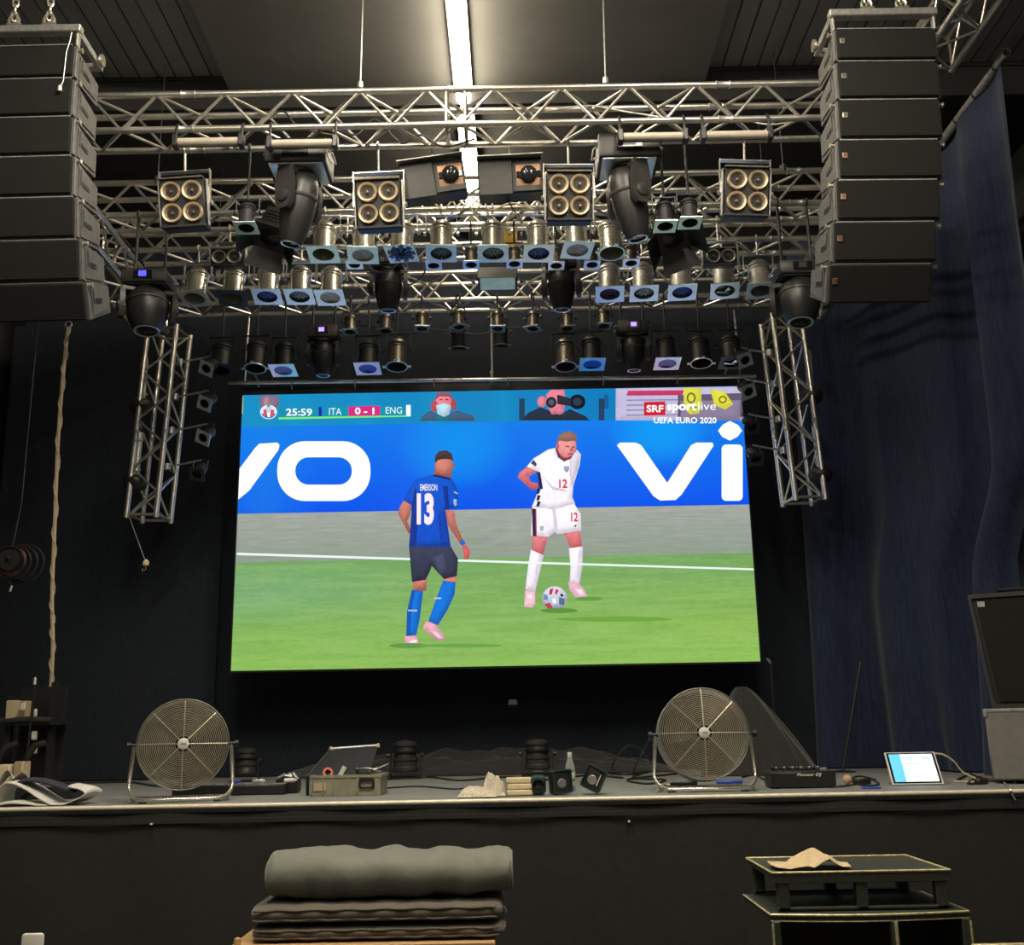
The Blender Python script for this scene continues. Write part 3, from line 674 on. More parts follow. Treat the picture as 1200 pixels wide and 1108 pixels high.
zt2 = ZBF
UPR = [(379, 300, 'open', 'bare', 'silver can with empty pale frame'), (425, 301, 'frost', 'bare', 'silver can with frosted lilac gel'), (471, 299, 'crumpled', 'blue', 'silver can with crumpled blue gel'),
       (517, 299, 'ribbed', 'bare', 'silver can with dark ribbed lens'), (578, 299, 'ribbed', 'bare', 'silver can with dark ribbed lens'),
       (631, 299, 'star', 'bare', 'silver can with blue-grey ribbed lens'), (676, 295, 'frost', 'bare', 'silver can with streaky frosted gel'), (716, 299, 'open', 'ring', 'tilted silver can with bare ring and no gel frame')]
for i, (x, y, st, fr, lb) in enumerate(UPR):
    par_can(x, y, 8.05, zt2, '%s, %s in the upper row' % (lb, ordn(i, len(UPR))), st, fr, 9, 'upper row of silver cans', yaw=[0, 4, -8, 2, 0, 3, 8, 14][i])
LOW = [(229, 352, 'open', 'bare', 'silver can with empty pale frame'), (272, 352, 'open', 'dark', 'silver can with dark frame'), (313, 350, 'star', 'bare', 'silver can with blue star lens'),
       (351, 350, 'ribbed', 'bare', 'silver can with green ribbed lens'), (387, 351, 'frost', 'bare', 'silver can with brown frosted gel'), (715, 347, 'stripes', 'bare', 'silver can with striped lilac gel'),
       (755, 346, 'ribbed', 'bare', 'silver can with dim ribbed lens'), (800, 345, 'star', 'blue', 'silver can with bright blue star lens'), (850, 343, 'broken', 'bare', 'silver can with torn gel pieces'), (892, 343, 'open', 'bare', 'silver can with empty frame')]
for i, (x, y, st, fr, lb) in enumerate(LOW):
    par_can(x, y, 8.715, zt2, '%s, %s in the lower row' % (lb, ordn(i, len(LOW))), st, fr, 11, 'lower row of silver cans', yaw=[-10, 6, 3, 2, 0, -4, -4, -5, -8, -6][i], body='chrome' if i < 5 else 'steel')
blinder(268, 303, 8.34, zt2, 'small two-lamp blinder above the lower row on the left', 1, 'two-lamp blinders', scale=.8)
blinder(843, 302, 8.34, zt2, 'small two-lamp blinder above the lower row on the right', 1, 'two-lamp blinders', scale=.8)
SMU = [(288, 268, 'black'), (415, 311, 'bronze'), (508, 312, 'bronze'), (552, 311, 'bronze'), (603, 310, 'bronze'), (652, 312, 'bronze'), (694, 311, 'bronze'), (740, 309, 'bronze'), (780, 266, 'black'), (809, 262, 'black')]
for i, (x, y, bd) in enumerate(SMU):
    if y < 280:
        par_can(x, y, 7.39, ZB1, 'black spot with pale blue frame %s' % {0: 'left of the left large moving head', 8: 'just right of the right large moving head', 9: 'beside the rightmost four-lamp blinder'}[i], 'open', 'bare', 7, 'black spots beside the large moving heads', .68, bd, name='small_spot')
    else:
        par_can(x, y, 8.34, zt2, 'small bronze spot with blue frame behind the upper cans, %s of seven' % ordn(i-1, 7), 'open', 'bare', 7, 'small spots behind the upper cans', .55, bd, name='small_spot')
ZR = HF-.19-.145
for i, (x, y) in enumerate([(410, 390), (452, 389), (494, 386), (537, 384), (583, 386), (625, 386), (665, 386), (708, 383)]):
    par_can(x, y, 9.80, ZR, 'small bronze spot with blue frame on the rear truss, %s of eight' % ordn(i, 8), 'open', 'bare', 6, 'small spots on the rear truss', .6, 'bronze', name='small_spot', yaw=[0, -18, 8, 40, 2, -22, 4, 3][i])
moving_head(455, 338, 8.715, zt2, 'dark round moving head below the upper cans, left of the blue panel', 8, 6, .9, led=BLKM, base=(.3, .09, .3), length=.44, rad=.13)
moving_head(658, 337, 8.715, zt2, 'dark round moving head below the upper cans, right of the blue panel', -8, 6, .9, led=BLKM, base=(.3, .09, .3), length=.44, rad=.13)
moving_head(173, 362, 8.05, ZBF, 'big dark moving head with blue display beside the left speaker hang', 25, -8, 1.0, led=LEDB, base=(.36, .12, .32), length=.40, rad=.165)
moving_head(937, 352, 8.05, ZBF, 'big dark moving head below the right side truss beside the right speaker hang', -25, -8, 1.0, led=BLKM, base=(.36, .12, .32), length=.40, rad=.165)
moving_head(379, 418, 9.855, ZR, 'dark moving head with violet display above the left half of the screen', 5, 4, .9, led=LEDP, base=(.34, .14, .3), length=.42, rad=.12)
moving_head(742, 412, 9.855, ZR, 'dark moving head with violet display above the right half of the screen', -5, 4, .9, led=LEDP, base=(.34, .14, .3), length=.42, rad=.12)
barn_door(322, 275, 8.05, ZBF, 'black barn door spot below the left large moving head', 1)
barn_door(784, 277, 8.05, ZBF, 'black barn door spot right of the right large moving head', -1)
RW = [(258, 436, 'open', 'dark', 'black'), (299, 434, 'open', 'ring', 'black'), (332, 436, 'lilac', 'bare', 'black'), (431, 434, 'bluegel', 'bare', 'black'), (465, 432, 'open', 'ring', 'bronze'), (663, 432, 'open', 'ring', 'bronze'),
      (694, 429, 'bluegel', 'bare', 'black'), (782, 428, 'lilac', 'bare', 'black'), (822, 428, 'open', 'ring', 'black'), (858, 427, 'broken', 'dark', 'black')]
rwl = {'lilac': 'lilac gel in pale frame', 'bluegel': 'blue gel in pale frame', 'open': 'no gel', 'broken': 'torn blue gel in dark frame'}
for i, (x, y, st, fr, bd) in enumerate(RW):
    par_can(x, y, 9.855, ZR, '%s can with %s above the screen, %s of ten' % ('black' if bd == 'black' else 'bronze', rwl[st], ordn(i, 10)), st, fr, 10, 'row of cans above the screen', 1., bd, name='par_can')
for i, (x, y) in enumerate([(537, 408), (587, 405)]):
    par_can(x, y, 10.145, ZR, 'black spot with ring front under the rear truss, %s of the pair' % ('left', 'right')[i], 'open', 'ring', -8, 'black spots under the rear truss', .75, 'black', name='small_spot')
# blue LED panel
p = at(583, 330, 8.715); T = thing('panel_light', 'small blue-faced panel light in the middle below the upper cans', 'stage light', (p.x, 8.715, ZBF)); zc = p.z-ZBF
hook_clamp(T, 1, .1); u_yoke(T, .40, -.1, zc, BLKM, 'pnl')
B = Matrix.Translation((0, 0, zc)) @ Matrix.Rotation(R(72), 4, 'X')
part('housing', BLKM, T, lambda m: m.box((0, .03, 0), (.35, .08, .23), bev=.01), None, B)
part('diffuser', FRAME, T, lambda m: m.box((0, -.014, 0), (.31, .012, .18), bev=.004), None, B)
part('visor', BLKM, T, lambda m: m.box((0, -.03, .118), (.34, .06, .006)), None, B)
# spots and tube bars on the two towers
def tower_spot(px, py, Y, xt, label, roll, s_, dark=False):
    p = at(px, py, Y); T = thing('tower_spot', label, 'stage light', p, (0, 0, 0), 'spots on the tower trusses')
    B = Matrix.Rotation(R(roll), 4, 'Y') @ Matrix.Rotation(R(-48), 4, 'X')
    part('can', BLKP, T, lambda m: m.lathe([(.02, .17), (.04, .165), (.052, .13), (.054, .02), (.058, 0), (.05, 0), (.045, .05), (0, .06)], 16), 'tsc', B)
    part('gel_frame', FRAMED if dark else FRAME, T, lambda m: m.ring(square_loop(.072, 24), circ(0, 0, .045, .045, 24), (0, 0, -.008), (1, 0, 0), (0, 1, 0), .005), 'tsf%d' % dark, B, smooth=False)
    dx = xt-p.x
    part('arm', ALUD, T, lambda m: [m.tube([(0, .10, .16), (dx*.4, .12, .14), (dx, .10, .10)], .009, 6), m.lathe([(.028, -.03), (.036, -.03), (.036, .03), (.028, .03)], 10, c=(dx, .10, .10))])
    part('yoke', BLKM, T, lambda m: [m.tube([(-.066, .06, .05), (-.066, .11, .16), (.066, .11, .16), (.066, .06, .05)], .006, 5)], 'tsy')
    return T
OO = ['uppermost', 'second', 'third', 'lowest']
for i, (x, y) in enumerate([(242, 432), (240, 473), (238, 513), (231, 556)]):
    tower_spot(x, y, 9.62, -3.18-.02*i, '%s small spot on the inner side of the left tower' % OO[i], 25 if i < 3 else 8, 1, i == 3)
for i, (x, y) in enumerate([(873, 422), (877, 459), (881, 501), (886, 538)]):
    tower_spot(x, y, 9.62, 2.50+.02*i, '%s small spot on the inner side of the right tower' % OO[i], -22 if i < 2 else -8, -1, i >= 2)
def tube_bar(x0, y0, x1, y1, Y, xt, label):
    a, b = at(x0, y0, Y), at(x1, y1, Y); T = thing('tube_bar', label, 'stage light', b, None, 'tube bars on the towers'); d = a-b
    part('tube', TUBE, T, lambda m: m.tube([(0, 0, 0), d], .032, 14))
    part('base_box', BLKP, T, lambda m: [m.lathe([(0, .02), (.05, .02), (.10, -.01), (.115, -.05), (.10, -.10), (.06, -.13), (0, -.13)], 16)], 'tbb')
    part('top_cap', BLKP, T, lambda m: m.lathe([(.034, -.02), (.036, .01), (0, .016)], 12, c=d))
    for f in (.15, .8):
        part('bracket', ALUD, T, lambda m: [m.tube([d*f, d*f+Vector((xt-b.x, .03, 0))], .010, 6), m.lathe([(.034, -.015), (.042, -.015), (.042, .015), (.034, .015)], 12, c=d*f)])
tube_bar(170, 418, 166, 470, 9.68, -3.46, 'upper cream tube bar on the outer side of the left tower')
tube_bar(164, 505, 159, 559, 9.68, -3.50, 'lower cream tube bar on the outer side of the left tower')
tube_bar(946, 409, 950, 458, 9.68, 2.82, 'upper cream tube bar on the outer side of the right tower')
tube_bar(955, 498, 961, 550, 9.68, 2.86, 'lower cream tube bar on the outer side of the right tower')
# loose cables on the trusses and small hanging bits
def cable(label, pts, r=.007, m_=None, name='cable', cat='cable', sm=5):
    P_ = [Vector(p) for p in pts]; out = []
    for i in range(len(P_)-1):                                   # Catmull-Rom
        p0, p1, p2, p3 = P_[max(i-1, 0)], P_[i], P_[i+1], P_[min(i+2, len(P_)-1)]
        for k in range(sm):
            t = k/sm; out.append(.5*((2*p1)+(p2-p0)*t+(2*p0-5*p1+4*p2-p3)*t*t+(3*p1-p0-3*p2+p3)*t**3))
    out.append(P_[-1]); mb = MB(); mb.tube(out, r, 6)
    return tag(link(name, mb.mesh(name, m_ or CABLE)), label, cat)
def pix(pts, Y): return [at(x, y, Y) for x, y in pts]
cable('black cable looping along the front truss left of the tube line', pix([(392, 150), (418, 158), (440, 140), (470, 168), (492, 158), (520, 172), (556, 163)], 7.30), .008)
cable('grey cable sagging between the chords of the front truss on the right', pix([(640, 130), (690, 124), (740, 132), (800, 140), (860, 138), (900, 146), (946, 140)], 7.25), .008, ALUD)
cable('grey cable sagging between the chords of the front truss on the left', pix([(180, 150), (240, 156), (300, 148), (330, 130), (352, 150), (400, 160)], 7.25), .008, CABLE)
cable('pale coiled cable on the second truss under the tube line', pix([(505, 235), (520, 246), (530, 236), (538, 248), (548, 238), (556, 250), (566, 236), (575, 247), (600, 238), (625, 246)], 7.98), .008, CABLEW)
cable('black cable hanging in loops over the upper silver cans', pix([(430, 320), (455, 318), (468, 308), (486, 300), (498, 318), (480, 334), (470, 322)], 8.3), .007)
cable('thin black cable hanging past the right copper flood', pix([(590, 226), (598, 240), (612, 262), (608, 250)], 7.6), .006)
cable('black cable looping along the rear truss', pix([(400, 378), (440, 384), (470, 396), (500, 386), (560, 392), (600, 384), (660, 390), (700, 380)], 9.95), .008)
cable('thick black cable along the left side truss', [Vector((-3.31+.01*math.sin(k*1.7), 7.55+.24*k, HF-.335+.030-.02*(k % 2))) for k in range(10)], .012)
p = at(592, 246, 8.25)
m_ = MB(); m_.grid(lambda u, v: (p.x-.10+.2*u, 8.42+.012*math.sin(u*9+v*3), HF-.31-.15*v), 10, 6); tag(link('yellow_cloth', m_.mesh('yellow_cloth', YELLOW)), 'yellow cloth hanging on the second truss right of the tube line', 'cloth')
a = Vector((-3.500, 9.555, EYE+1.92)); b = at(171, 660, 9.555)
hc = thing('hanging_hook', 'white hook on a thin cord hanging below the left tower', 'hook', a)
part('cord', ALUD, hc, lambda m: m.tube([(0, 0, 0), b-a], .004, 5))
part('weight', CREAM, hc, lambda m: m.lathe([(0, .035), (.012, .03), (.028, .01), (.028, -.02), (.012, -.03), (0, -.032)], 10, c=b-a))
part('hook', BOLT, hc, lambda m: m.tube([b-a+Vector(q) for q in ((0, 0, -.03), (.0, 0, -.06), (-.025, 0, -.075), (-.03, 0, -.05))], .006, 6))

# ------------------------------------------------------------------ the LED screen and its picture
YS = 10.2
c_tl, c_tr, c_br, c_bl = at(285, 463, YS), at(868, 453, YS), at(891, 774, YS), at(270, 788, YS)
sx0, sx1 = (c_tl.x+c_bl.x)/2, (c_tr.x+c_br.x)/2; sz1, sz0 = (c_tl.z+c_tr.z)/2, (c_bl.z+c_br.z)/2
scr = thing('led_screen', 'large bright LED video wall showing a football match', 'screen', ((sx0+sx1)/2, YS, sz0))
SO = Vector(((sx0+sx1)/2, YS, sz0))
part('cabinet', BLK, scr, lambda m: m.box((0, .07, (sz1-sz0)/2), (sx1-sx0+.03, .12, sz1-sz0+.03)), smooth=False)
part('top_rail', BLKP, scr, lambda m: m.box((0, .05, sz1-sz0+.05), (sx1-sx0+.06, .08, .07)), smooth=False)
for f in (.03, .5, .97):
    xx = (sx1-sx0)*(f-.5)
    part('hanger', ALUD, scr, lambda m: m.tube([(xx, .03, sz1-sz0+.08), (xx, .0, sz1-sz0+.14), (xx, -.12, sz1-sz0+.16)], .012, 6))
def uv(px, py):
    """photo pixel on the screen -> 0..1 across and up"""
    q = at(px, py, YS); return ((q.x-sx0)/(sx1-sx0), (q.z-sz0)/(sz1-sz0))
def C1(x, y): return uv(260+x/3.078, 440+y/3.078)
def C2(x, y): return uv(570+x/3.0765, 440+y/3.0765)
SW, SH = sx1-sx0, sz1-sz0
def loc3(u, v, lay): return (min(max(u-.5, -.5), .5)*SW, -.004*0-.0012*lay, min(max(v, 0), 1)*SH)
from mathutils import noise as mnoise
from mathutils.geometry import delaunay_2d_cdt
def nz(x, y, s=0.): return mnoise.noise(Vector((x, y, s)))
def mixc(a, b, t): t = min(1, max(0, t)); return tuple(p+(q-p)*t for p, q in zip(a, b))
vb1 = uv(580, 495)[1]; vb2 = uv(580, 597)[1]; vb3 = uv(580, 654)[1]
def topc(u, v):
    c = mixc(L3(22, 138, 188), L3(14, 120, 182), u*1.4)
    d = abs(((u*7.2+.25*v) % 1)-.5); return mixc(c, L3(28, 156, 200), 1.2*(d-.28))
def boardc(u, v):
    t = (v-vb2)/(vb1-vb2)
    c = mixc(L3(0, 78, 228), L3(18, 120, 226), t)
    c = mixc(c, L3(24, 132, 222), max(0, 1-abs(u-.05)*9)*.5)
    c = mixc(c, L3(8, 150, 232), max(0, 1-((u-.43)/.12)**2-((t-.72)/.5)**2)*.75)
    c = mixc(c, L3(8, 160, 240), max(0, 1-((u-.83)/.10)**2-((t-.85)/.4)**2)*.7)
    return mixc(c, L3(0, 88, 220), max(0, .5-.9*abs(u-.28))*.3+.1*nz(u*9, t*4))
def trackc(u, v):
    n = nz(u*14, v*160, 3)*.5+nz(u*40, v*300, 5)*.4; t = (v-vb3)/(vb2-vb3)
    return mixc(mixc(L3(142, 148, 140), L3(166, 170, 164), .5+n), L3(118, 140, 112), (1-t)*.5)
def grassc(u, v):
    t = v/vb3; n = nz(u*8, v*60, 1)*.5+nz(u*26, v*190, 2)*.35
    c = mixc(L3(134, 180, 84), L3(112, 158, 92), t)
    c = mixc(c, L3(118, 166, 122), max(0, .9-2.6*abs(t-.72))*max(0, 1-u*2.4))
    c = mixc(c, L3(152, 190, 82), max(0, u-.55)*1.1*max(0, 1-abs(t-.35)*2.2))
    c = mixc(c, L3(108, 150, 76), max(0, nz(u*2.2+3, v*9, 7))*.8); n += .45*nz(u*70, v*260, 12)
    return mixc(c, L3(170, 204, 124), .3*n+.05) if n > 0 else mixc(c, L3(92, 136, 66), -.45*n)
def band(name, v0, v1, fn, nu, nv):
    m = MB(); m.grid(lambda a, b: loc3(a, v0+(v1-v0)*b, 0), nu, nv)
    m.c = [fn(i/nu, v0+(v1-v0)*j/nv) for j in range(nv+1) for i in range(nu+1)]
    return link(name, m.mesh(name, PIC, False), scr, Matrix.Translation((0, -.0005, 0)))
p_top = band('picture_stand', vb1, 1, topc, 90, 6); p_brd = band('picture_board', vb2, vb1, boardc, 120, 26)
p_trk = band('picture_track', vb3, vb2, trackc, 200, 40); p_grs = band('picture_pitch', 0, vb3, grassc, 300, 120)
class Pic:
    """flat coloured shapes of the picture, all in one mesh"""
    def __init__(s, lay=1.0, soft=0): s.m = MB(); s.lay = lay; s.soft = soft
    soft = 0
    def poly(s, pts, col, fn=C1, col2=None):
        s.lay += .04; ys0 = [p[1] for p in pts]; xs0 = [p[0] for p in pts]; ya, yb = min(ys0), max(ys0)
        def colour(y): return mixc(L3(*col), L3(*(col2 or col)), (y-ya)/max(yb-ya, 1e-6))
        if not s.soft or fn is uv:
            s.m.add([loc3(*fn(*p), s.lay) for p in pts], [tuple(range(len(pts)))], [colour(y) for y in ys0]); return s
        wd = min(max(xs0)-min(xs0), yb-ya); st = max(2.2, min(5.5, wd/6)); B_ = []
        for i in range(len(pts)):
            a, b = Vector(pts[i]), Vector(pts[(i+1) % len(pts)]); k = max(1, int((b-a).length/st))
            B_ += [a.lerp(b, j/k) for j in range(k)]
        nb = len(B_); V_ = list(B_); y = ya+st*.5
        while y < yb:
            x = min(xs0)+st*.5
            while x < max(xs0):
                if min((q-Vector((x, y))).length_squared for q in B_) > (st*.55)**2: V_.append(Vector((x, y)))
                x += st
            y += st
        r = delaunay_2d_cdt(V_, [], [list(range(nb))], 1, 1e-4)
        Rr = max(5, min(24, wd*.42)); cs = []
        for q in r[0]:
            d2, nq = min(((q-b_).length_squared, i) for i, b_ in enumerate(B_)); d = d2**.5
            e = max(0, 1-d/Rr); a, c_ = B_[nq-1], B_[(nq+1) % nb]; t = c_-a
            o = (B_[nq]-q) if d > .3 else Vector((0, 0)); o = o.normalized() if o.length > 0 else o
            f = 1-.30*e**1.4*s.soft+.34*e*(o.x*-.45+o.y*-.8)*s.soft+.13*s.soft*nz(q.x*.055+q.y*.02, q.y*.028-q.x*.03, 4)+.08*s.soft*nz(q.x*.16, q.y*.11, 9)
            cs.append(tuple(min(1, ch*max(.2, f)+.004*(1-f)) for ch in colour(q.y)))
        s.m.add([loc3(*fn(q.x, q.y), s.lay) for q in r[0]], [tuple(f) for f in r[2]], cs); return s
    def ell(s, cx, cy, rx, ry, col, fn=C1, n=18, col2=None): return s.poly(circ(cx, cy, rx, ry, n), col, fn, col2)
    def ring(s, o, i, col, fn=C1):
        s.lay += .04; O = [loc3(*fn(*p), s.lay) for p in o]; I = [loc3(*fn(*p), s.lay) for p in i]; n = len(O)
        s.m.add(O+I, [(k, (k+1) % n, n+(k+1) % n, n+k) for k in range(n)], L3(*col)); return s
    def text(s, body, x0, y0, x1, y1, col, fn=C1, bold=0., shear=0.):
        """x0,y0 = left bottom and x1,y1 = right top of the word, in crop pixels"""
        vs, fs = text_mesh(body, bold, shear); s.lay += .04
        s.m.add([loc3(*fn(x0+a*(x1-x0), y0+b*(y1-y0)), s.lay) for a, b in vs], fs, L3(*col)); return s
    def done(s, name, par, label=None):
        o = link(name, s.m.mesh(name, PIC, False), par)
        o.matrix_basis = Matrix.Identity(4)
        if par is not scr: o.matrix_basis = par.matrix_basis.inverted()
        if label: o['label'] = label
        return o
W3 = (248, 250, 255)
def letter(fn_): b = Pic(); fn_(b); return b.done('board_letter', p_brd)
letter(lambda b: b.poly([(55, 337), (120, 262), (135, 247), (200, 243), (208, 251), (205, 268), (100, 415), (55, 449)], W3))
letter(lambda b: b.ring(rrect(200, 238, 536, 454, 100, 10), rrect(265, 296, 469, 395, 48, 10), W3))
letter(lambda b: b.poly([(470, 252), (482, 243), (538, 243), (558, 252), (652, 388), (738, 252), (756, 243), (815, 243), (819, 254), (704, 430), (682, 450), (626, 452), (602, 436)], W3, C2))
letter(lambda b: b.poly(rrect(848, 250, 924, 453, 16), W3, C2)); letter(lambda b: b.poly([(878, 165), (908, 180), (922, 200), (905, 222), (878, 236), (850, 222), (835, 200), (852, 178)], W3, C2))
t_ = Pic(1.0, .8)
t_.poly([(715, 165), (722, 148), (752, 128), (800, 150), (850, 128), (905, 146), (914, 165)], (66, 92, 124))
t_.poly([(765, 165), (772, 142), (826, 142), (824, 165)], (40, 110, 130))
t_.ell(800, 100, 32, 40, (232, 128, 142)); t_.poly([(766, 92), (775, 66), (800, 60), (828, 68), (834, 92), (820, 76), (785, 76)], (150, 88, 96))
t_.ell(766, 112, 12, 20, (190, 74, 84)); t_.ell(836, 106, 10, 20, (170, 72, 84)); t_.poly([(772, 108), (800, 100), (826, 108), (820, 142), (800, 150), (778, 140)], (186, 220, 236))
t_.poly([(786, 86), (796, 86), (796, 90), (786, 90)], (120, 60, 70)); t_.poly([(806, 86), (816, 86), (816, 90), (806, 90)], (120, 60, 70))
t_.done('bystander_picture', p_top); t_ = Pic(1.4, .8)
t_.poly([(135, 74), (205, 72), (208, 112), (190, 120), (138, 118)], (128, 112, 140)); t_.poly([(150, 80), (170, 76), (176, 110), (152, 112)], (176, 130, 140)); t_.done('bystander_picture', p_top); t_ = Pic(1.4, .8)
t_.poly([(68, 76), (78, 76), (76, 140), (68, 140)], (196, 200, 130))
t_.done('stand_edge_picture', p_top); t_ = Pic(1.6, .8)
for x in (118, 405): t_.poly([(x, 84), (x+20, 84), (x+20, 163), (x, 163)], (36, 62, 92), C2)
t_.poly([(425, 70), (440, 70), (440, 120), (425, 120)], (20, 92, 150), C2)
t_.poly([(128, 163), (150, 136), (195, 115), (235, 132), (270, 140), (300, 122), (358, 148), (372, 163)], (38, 48, 66), C2)
t_.poly([(215, 70), (232, 52), (280, 52), (288, 90), (276, 138), (236, 142), (218, 110)], (228, 128, 150), C2); t_.ell(200, 95, 17, 20, (226, 130, 146), C2); t_.ell(262, 128, 16, 14, (222, 120, 142), C2)
t_.ell(234, 98, 19, 20, (40, 40, 52), C2); t_.ell(234, 98, 10, 11, (86, 92, 110), C2); t_.ell(328, 96, 29, 27, (20, 24, 34), C2); t_.ell(328, 96, 17, 15, (44, 60, 82), C2); t_.poly([(255, 70), (305, 84), (305, 112), (255, 104)], (44, 46, 60), C2)
t_.done('photographer_picture', p_top); t_ = Pic(2.6, .5)
t_.poly([(466, 48), (940, 40), (940, 163), (466, 163)], (190, 182, 214), C2); t_.poly([(510, 56), (712, 54), (706, 72), (505, 74)], (196, 56, 98), C2)
for y in (88, 106, 124, 142): t_.poly([(505, y), (690, y-2), (690, y+3), (505, y+5)], (140, 140, 176), C2)
t_.poly([(690, 72), (940, 64), (940, 150), (690, 150)], (96, 84, 110), C2); t_.poly([(700, 92), (915, 90), (915, 163), (700, 163)], (136, 124, 150), C2)
t_.poly([(710, 46), (774, 46), (776, 110), (765, 138), (735, 142), (712, 120)], (216, 214, 70), C2); t_.poly([(806, 50), (860, 60), (890, 105), (860, 124), (822, 108)], (222, 216, 66), C2)
t_.ring(circ(738, 82, 17, 20), circ(738, 82, 10, 13), (120, 120, 48), C2); t_.ring(circ(852, 88, 15, 14), circ(852, 88, 9, 8), (120, 120, 48), C2); t_.ell(748, 118, 12, 7, (140, 138, 50), C2)
t_.done('stand_picture', p_top)
s_ = Pic(4.5)
s_.poly([(205, 120), (682, 112), (682, 146), (205, 153)], (20, 140, 172)); s_.poly([(205, 152), (682, 145), (682, 150), (205, 160)], (120, 226, 110))
s_.ell(169, 133, 31, 26, (214, 226, 236)); s_.poly(circ(169, 133, 27, 23)[1:12]+[(169, 138)], (58, 120, 176)); s_.ell(169, 124, 11, 12, (196, 202, 220)); s_.poly([(150, 126), (160, 122), (165, 146), (152, 148)], (206, 80, 92)); s_.poly([(178, 122), (190, 128), (186, 148), (174, 146)], (206, 80, 92)); s_.poly([(163, 136), (176, 136), (173, 152), (166, 152)], (236, 240, 246)); s_.ell(169, 111, 6, 5, (70, 150, 160))
s_.poly([(349, 115), (361, 115), (361, 148), (349, 148)], (24, 40, 180)); s_.poly([(457, 113), (571, 111), (571, 146), (457, 148)], (206, 44, 124)); s_.poly([(665, 108), (681, 108), (681, 147), (665, 147)], W3)
s_.text('25:59', 232, 147, 326, 121, W3, bold=.02); s_.text('ITA', 387, 144, 432, 119, (224, 244, 250)); s_.text('0 - 1', 480, 142, 550, 117, W3, bold=.03); s_.text('ENG', 591, 139, 650, 115, (224, 244, 250))
s_.done('score_caption', p_top); s_ = Pic(5.5)
s_.poly([(568, 97), (644, 95), (645, 144), (568, 146)], (206, 28, 44), C2); s_.text('SRF', 577, 134, 638, 108, W3, C2, bold=.03); s_.text('sport', 650, 137, 757, 99, W3, C2, bold=.035); s_.text('live', 763, 126, 827, 97, W3, C2)
s_.text('UEFA EURO 2020', 603, 174, 829, 152, W3, C2, bold=.02)
s_.done('channel_caption', p_top, 'white channel lettering with red block')
l_ = Pic()
for i in range(30):
    a, c = i/30, (i+1)/30; L0 = (277.5+606*a, 648+(666.5-648)*a); L1 = (277.5+606*c, 648+(666.5-648)*c); th = 2.8-.6*a
    l_.poly([(L0[0], L0[1]), (L1[0], L1[1]), (L1[0], L1[1]+th), (L0[0], L0[1]+th)], (226, 238, 236), uv)
l_.ell(480, 757, 24, 3.0, (92, 146, 70), uv); l_.ell(540, 757, 50, 2.4, (100, 156, 74), uv); l_.ell(655, 716, 22, 3, (86, 138, 58), uv); l_.ell(720, 726, 70, 3, (104, 158, 62), uv); l_.ell(690, 702, 16, 2.4, (92, 148, 62), uv)
l_.done('picture_touchline', p_grs, 'white touchline across the televised grass')
SK, SKD = (206, 128, 112), (168, 96, 86)
a = Pic(1.0, 1.0); BS = (8, 74, 190); BD = (10, 52, 148); SOK = (10, 112, 214)
a.poly([(690, 740), (742, 735), (736, 778), (690, 780)], SK, C1, SKD); a.poly([(798, 732), (846, 725), (846, 750), (800, 750)], SK)
a.poly([(685, 775), (726, 779), (714, 880), (700, 943), (665, 942), (668, 850)], SOK); a.poly([(798, 742), (843, 747), (840, 790), (815, 845), (780, 902), (745, 888), (765, 830)], SOK)
a.poly([(685, 775), (697, 776), (682, 860), (680, 942), (665, 942), (668, 850)], (8, 90, 186)); a.poly([(671, 846), (704, 846), (704, 852), (671, 852)], (190, 210, 240)); a.poly([(766, 802), (792, 802), (791, 808), (765, 808)], (190, 210, 240))
PK = (240, 176, 190)
a.poly([(660, 942), (700, 938), (713, 968), (690, 982), (658, 976)], PK, C1, (222, 150, 168)); a.poly([(736, 885), (772, 900), (806, 945), (798, 962), (765, 950), (725, 912)], PK, C1, (226, 156, 176)); a.poly([(672, 958), (704, 952), (708, 966), (680, 974)], (250, 224, 230)); a.poly([(750, 920), (775, 926), (798, 950), (780, 950)], (250, 224, 230))
a.poly([(655, 452), (684, 464), (680, 505), (668, 525), (684, 565), (674, 572), (636, 500), (640, 478)], SK, C1, SKD)
a.poly([(803, 485), (838, 490), (846, 540), (872, 598), (862, 612), (815, 540)], SK, C1, SKD); a.poly([(866, 612), (882, 614), (896, 640), (890, 662), (876, 666), (872, 640)], (224, 96, 96)); a.poly([(858, 600), (874, 594), (879, 610), (864, 614)], (24, 110, 220))
a.poly([(675, 618), (825, 616), (852, 662), (848, 724), (802, 736), (757, 688), (752, 704), (735, 738), (686, 746)], (58, 62, 88), C1, (44, 46, 68)); a.poly([(757, 660), (800, 640), (810, 700), (790, 720)], (72, 76, 104))
a.poly([(765, 358), (825, 370), (840, 388), (852, 420), (852, 478), (806, 486), (826, 620), (675, 618), (686, 470), (657, 452), (672, 415), (698, 378)], (12, 84, 204), C1, BS)
a.poly([(686, 470), (698, 400), (712, 470), (700, 612), (675, 618)], BD); a.poly([(798, 400), (815, 400), (820, 480), (806, 486)], BD); a.poly([(780, 500), (806, 490), (824, 612), (790, 612)], (10, 66, 178))
a.poly([(765, 356), (826, 372), (822, 378), (764, 364)], (22, 34, 84))
a.poly([(768, 330), (832, 330), (828, 370), (765, 358)], SKD); a.ell(801, 322, 33, 36, SK); a.poly([(768, 318), (770, 290), (784, 274), (810, 271), (830, 284), (836, 312), (826, 304), (800, 302), (780, 306)], (76, 56, 62)); a.ell(834, 328, 5, 10, SKD)
a.text('EMERSON', 715, 417, 777, 393, (226, 222, 236), bold=.02)
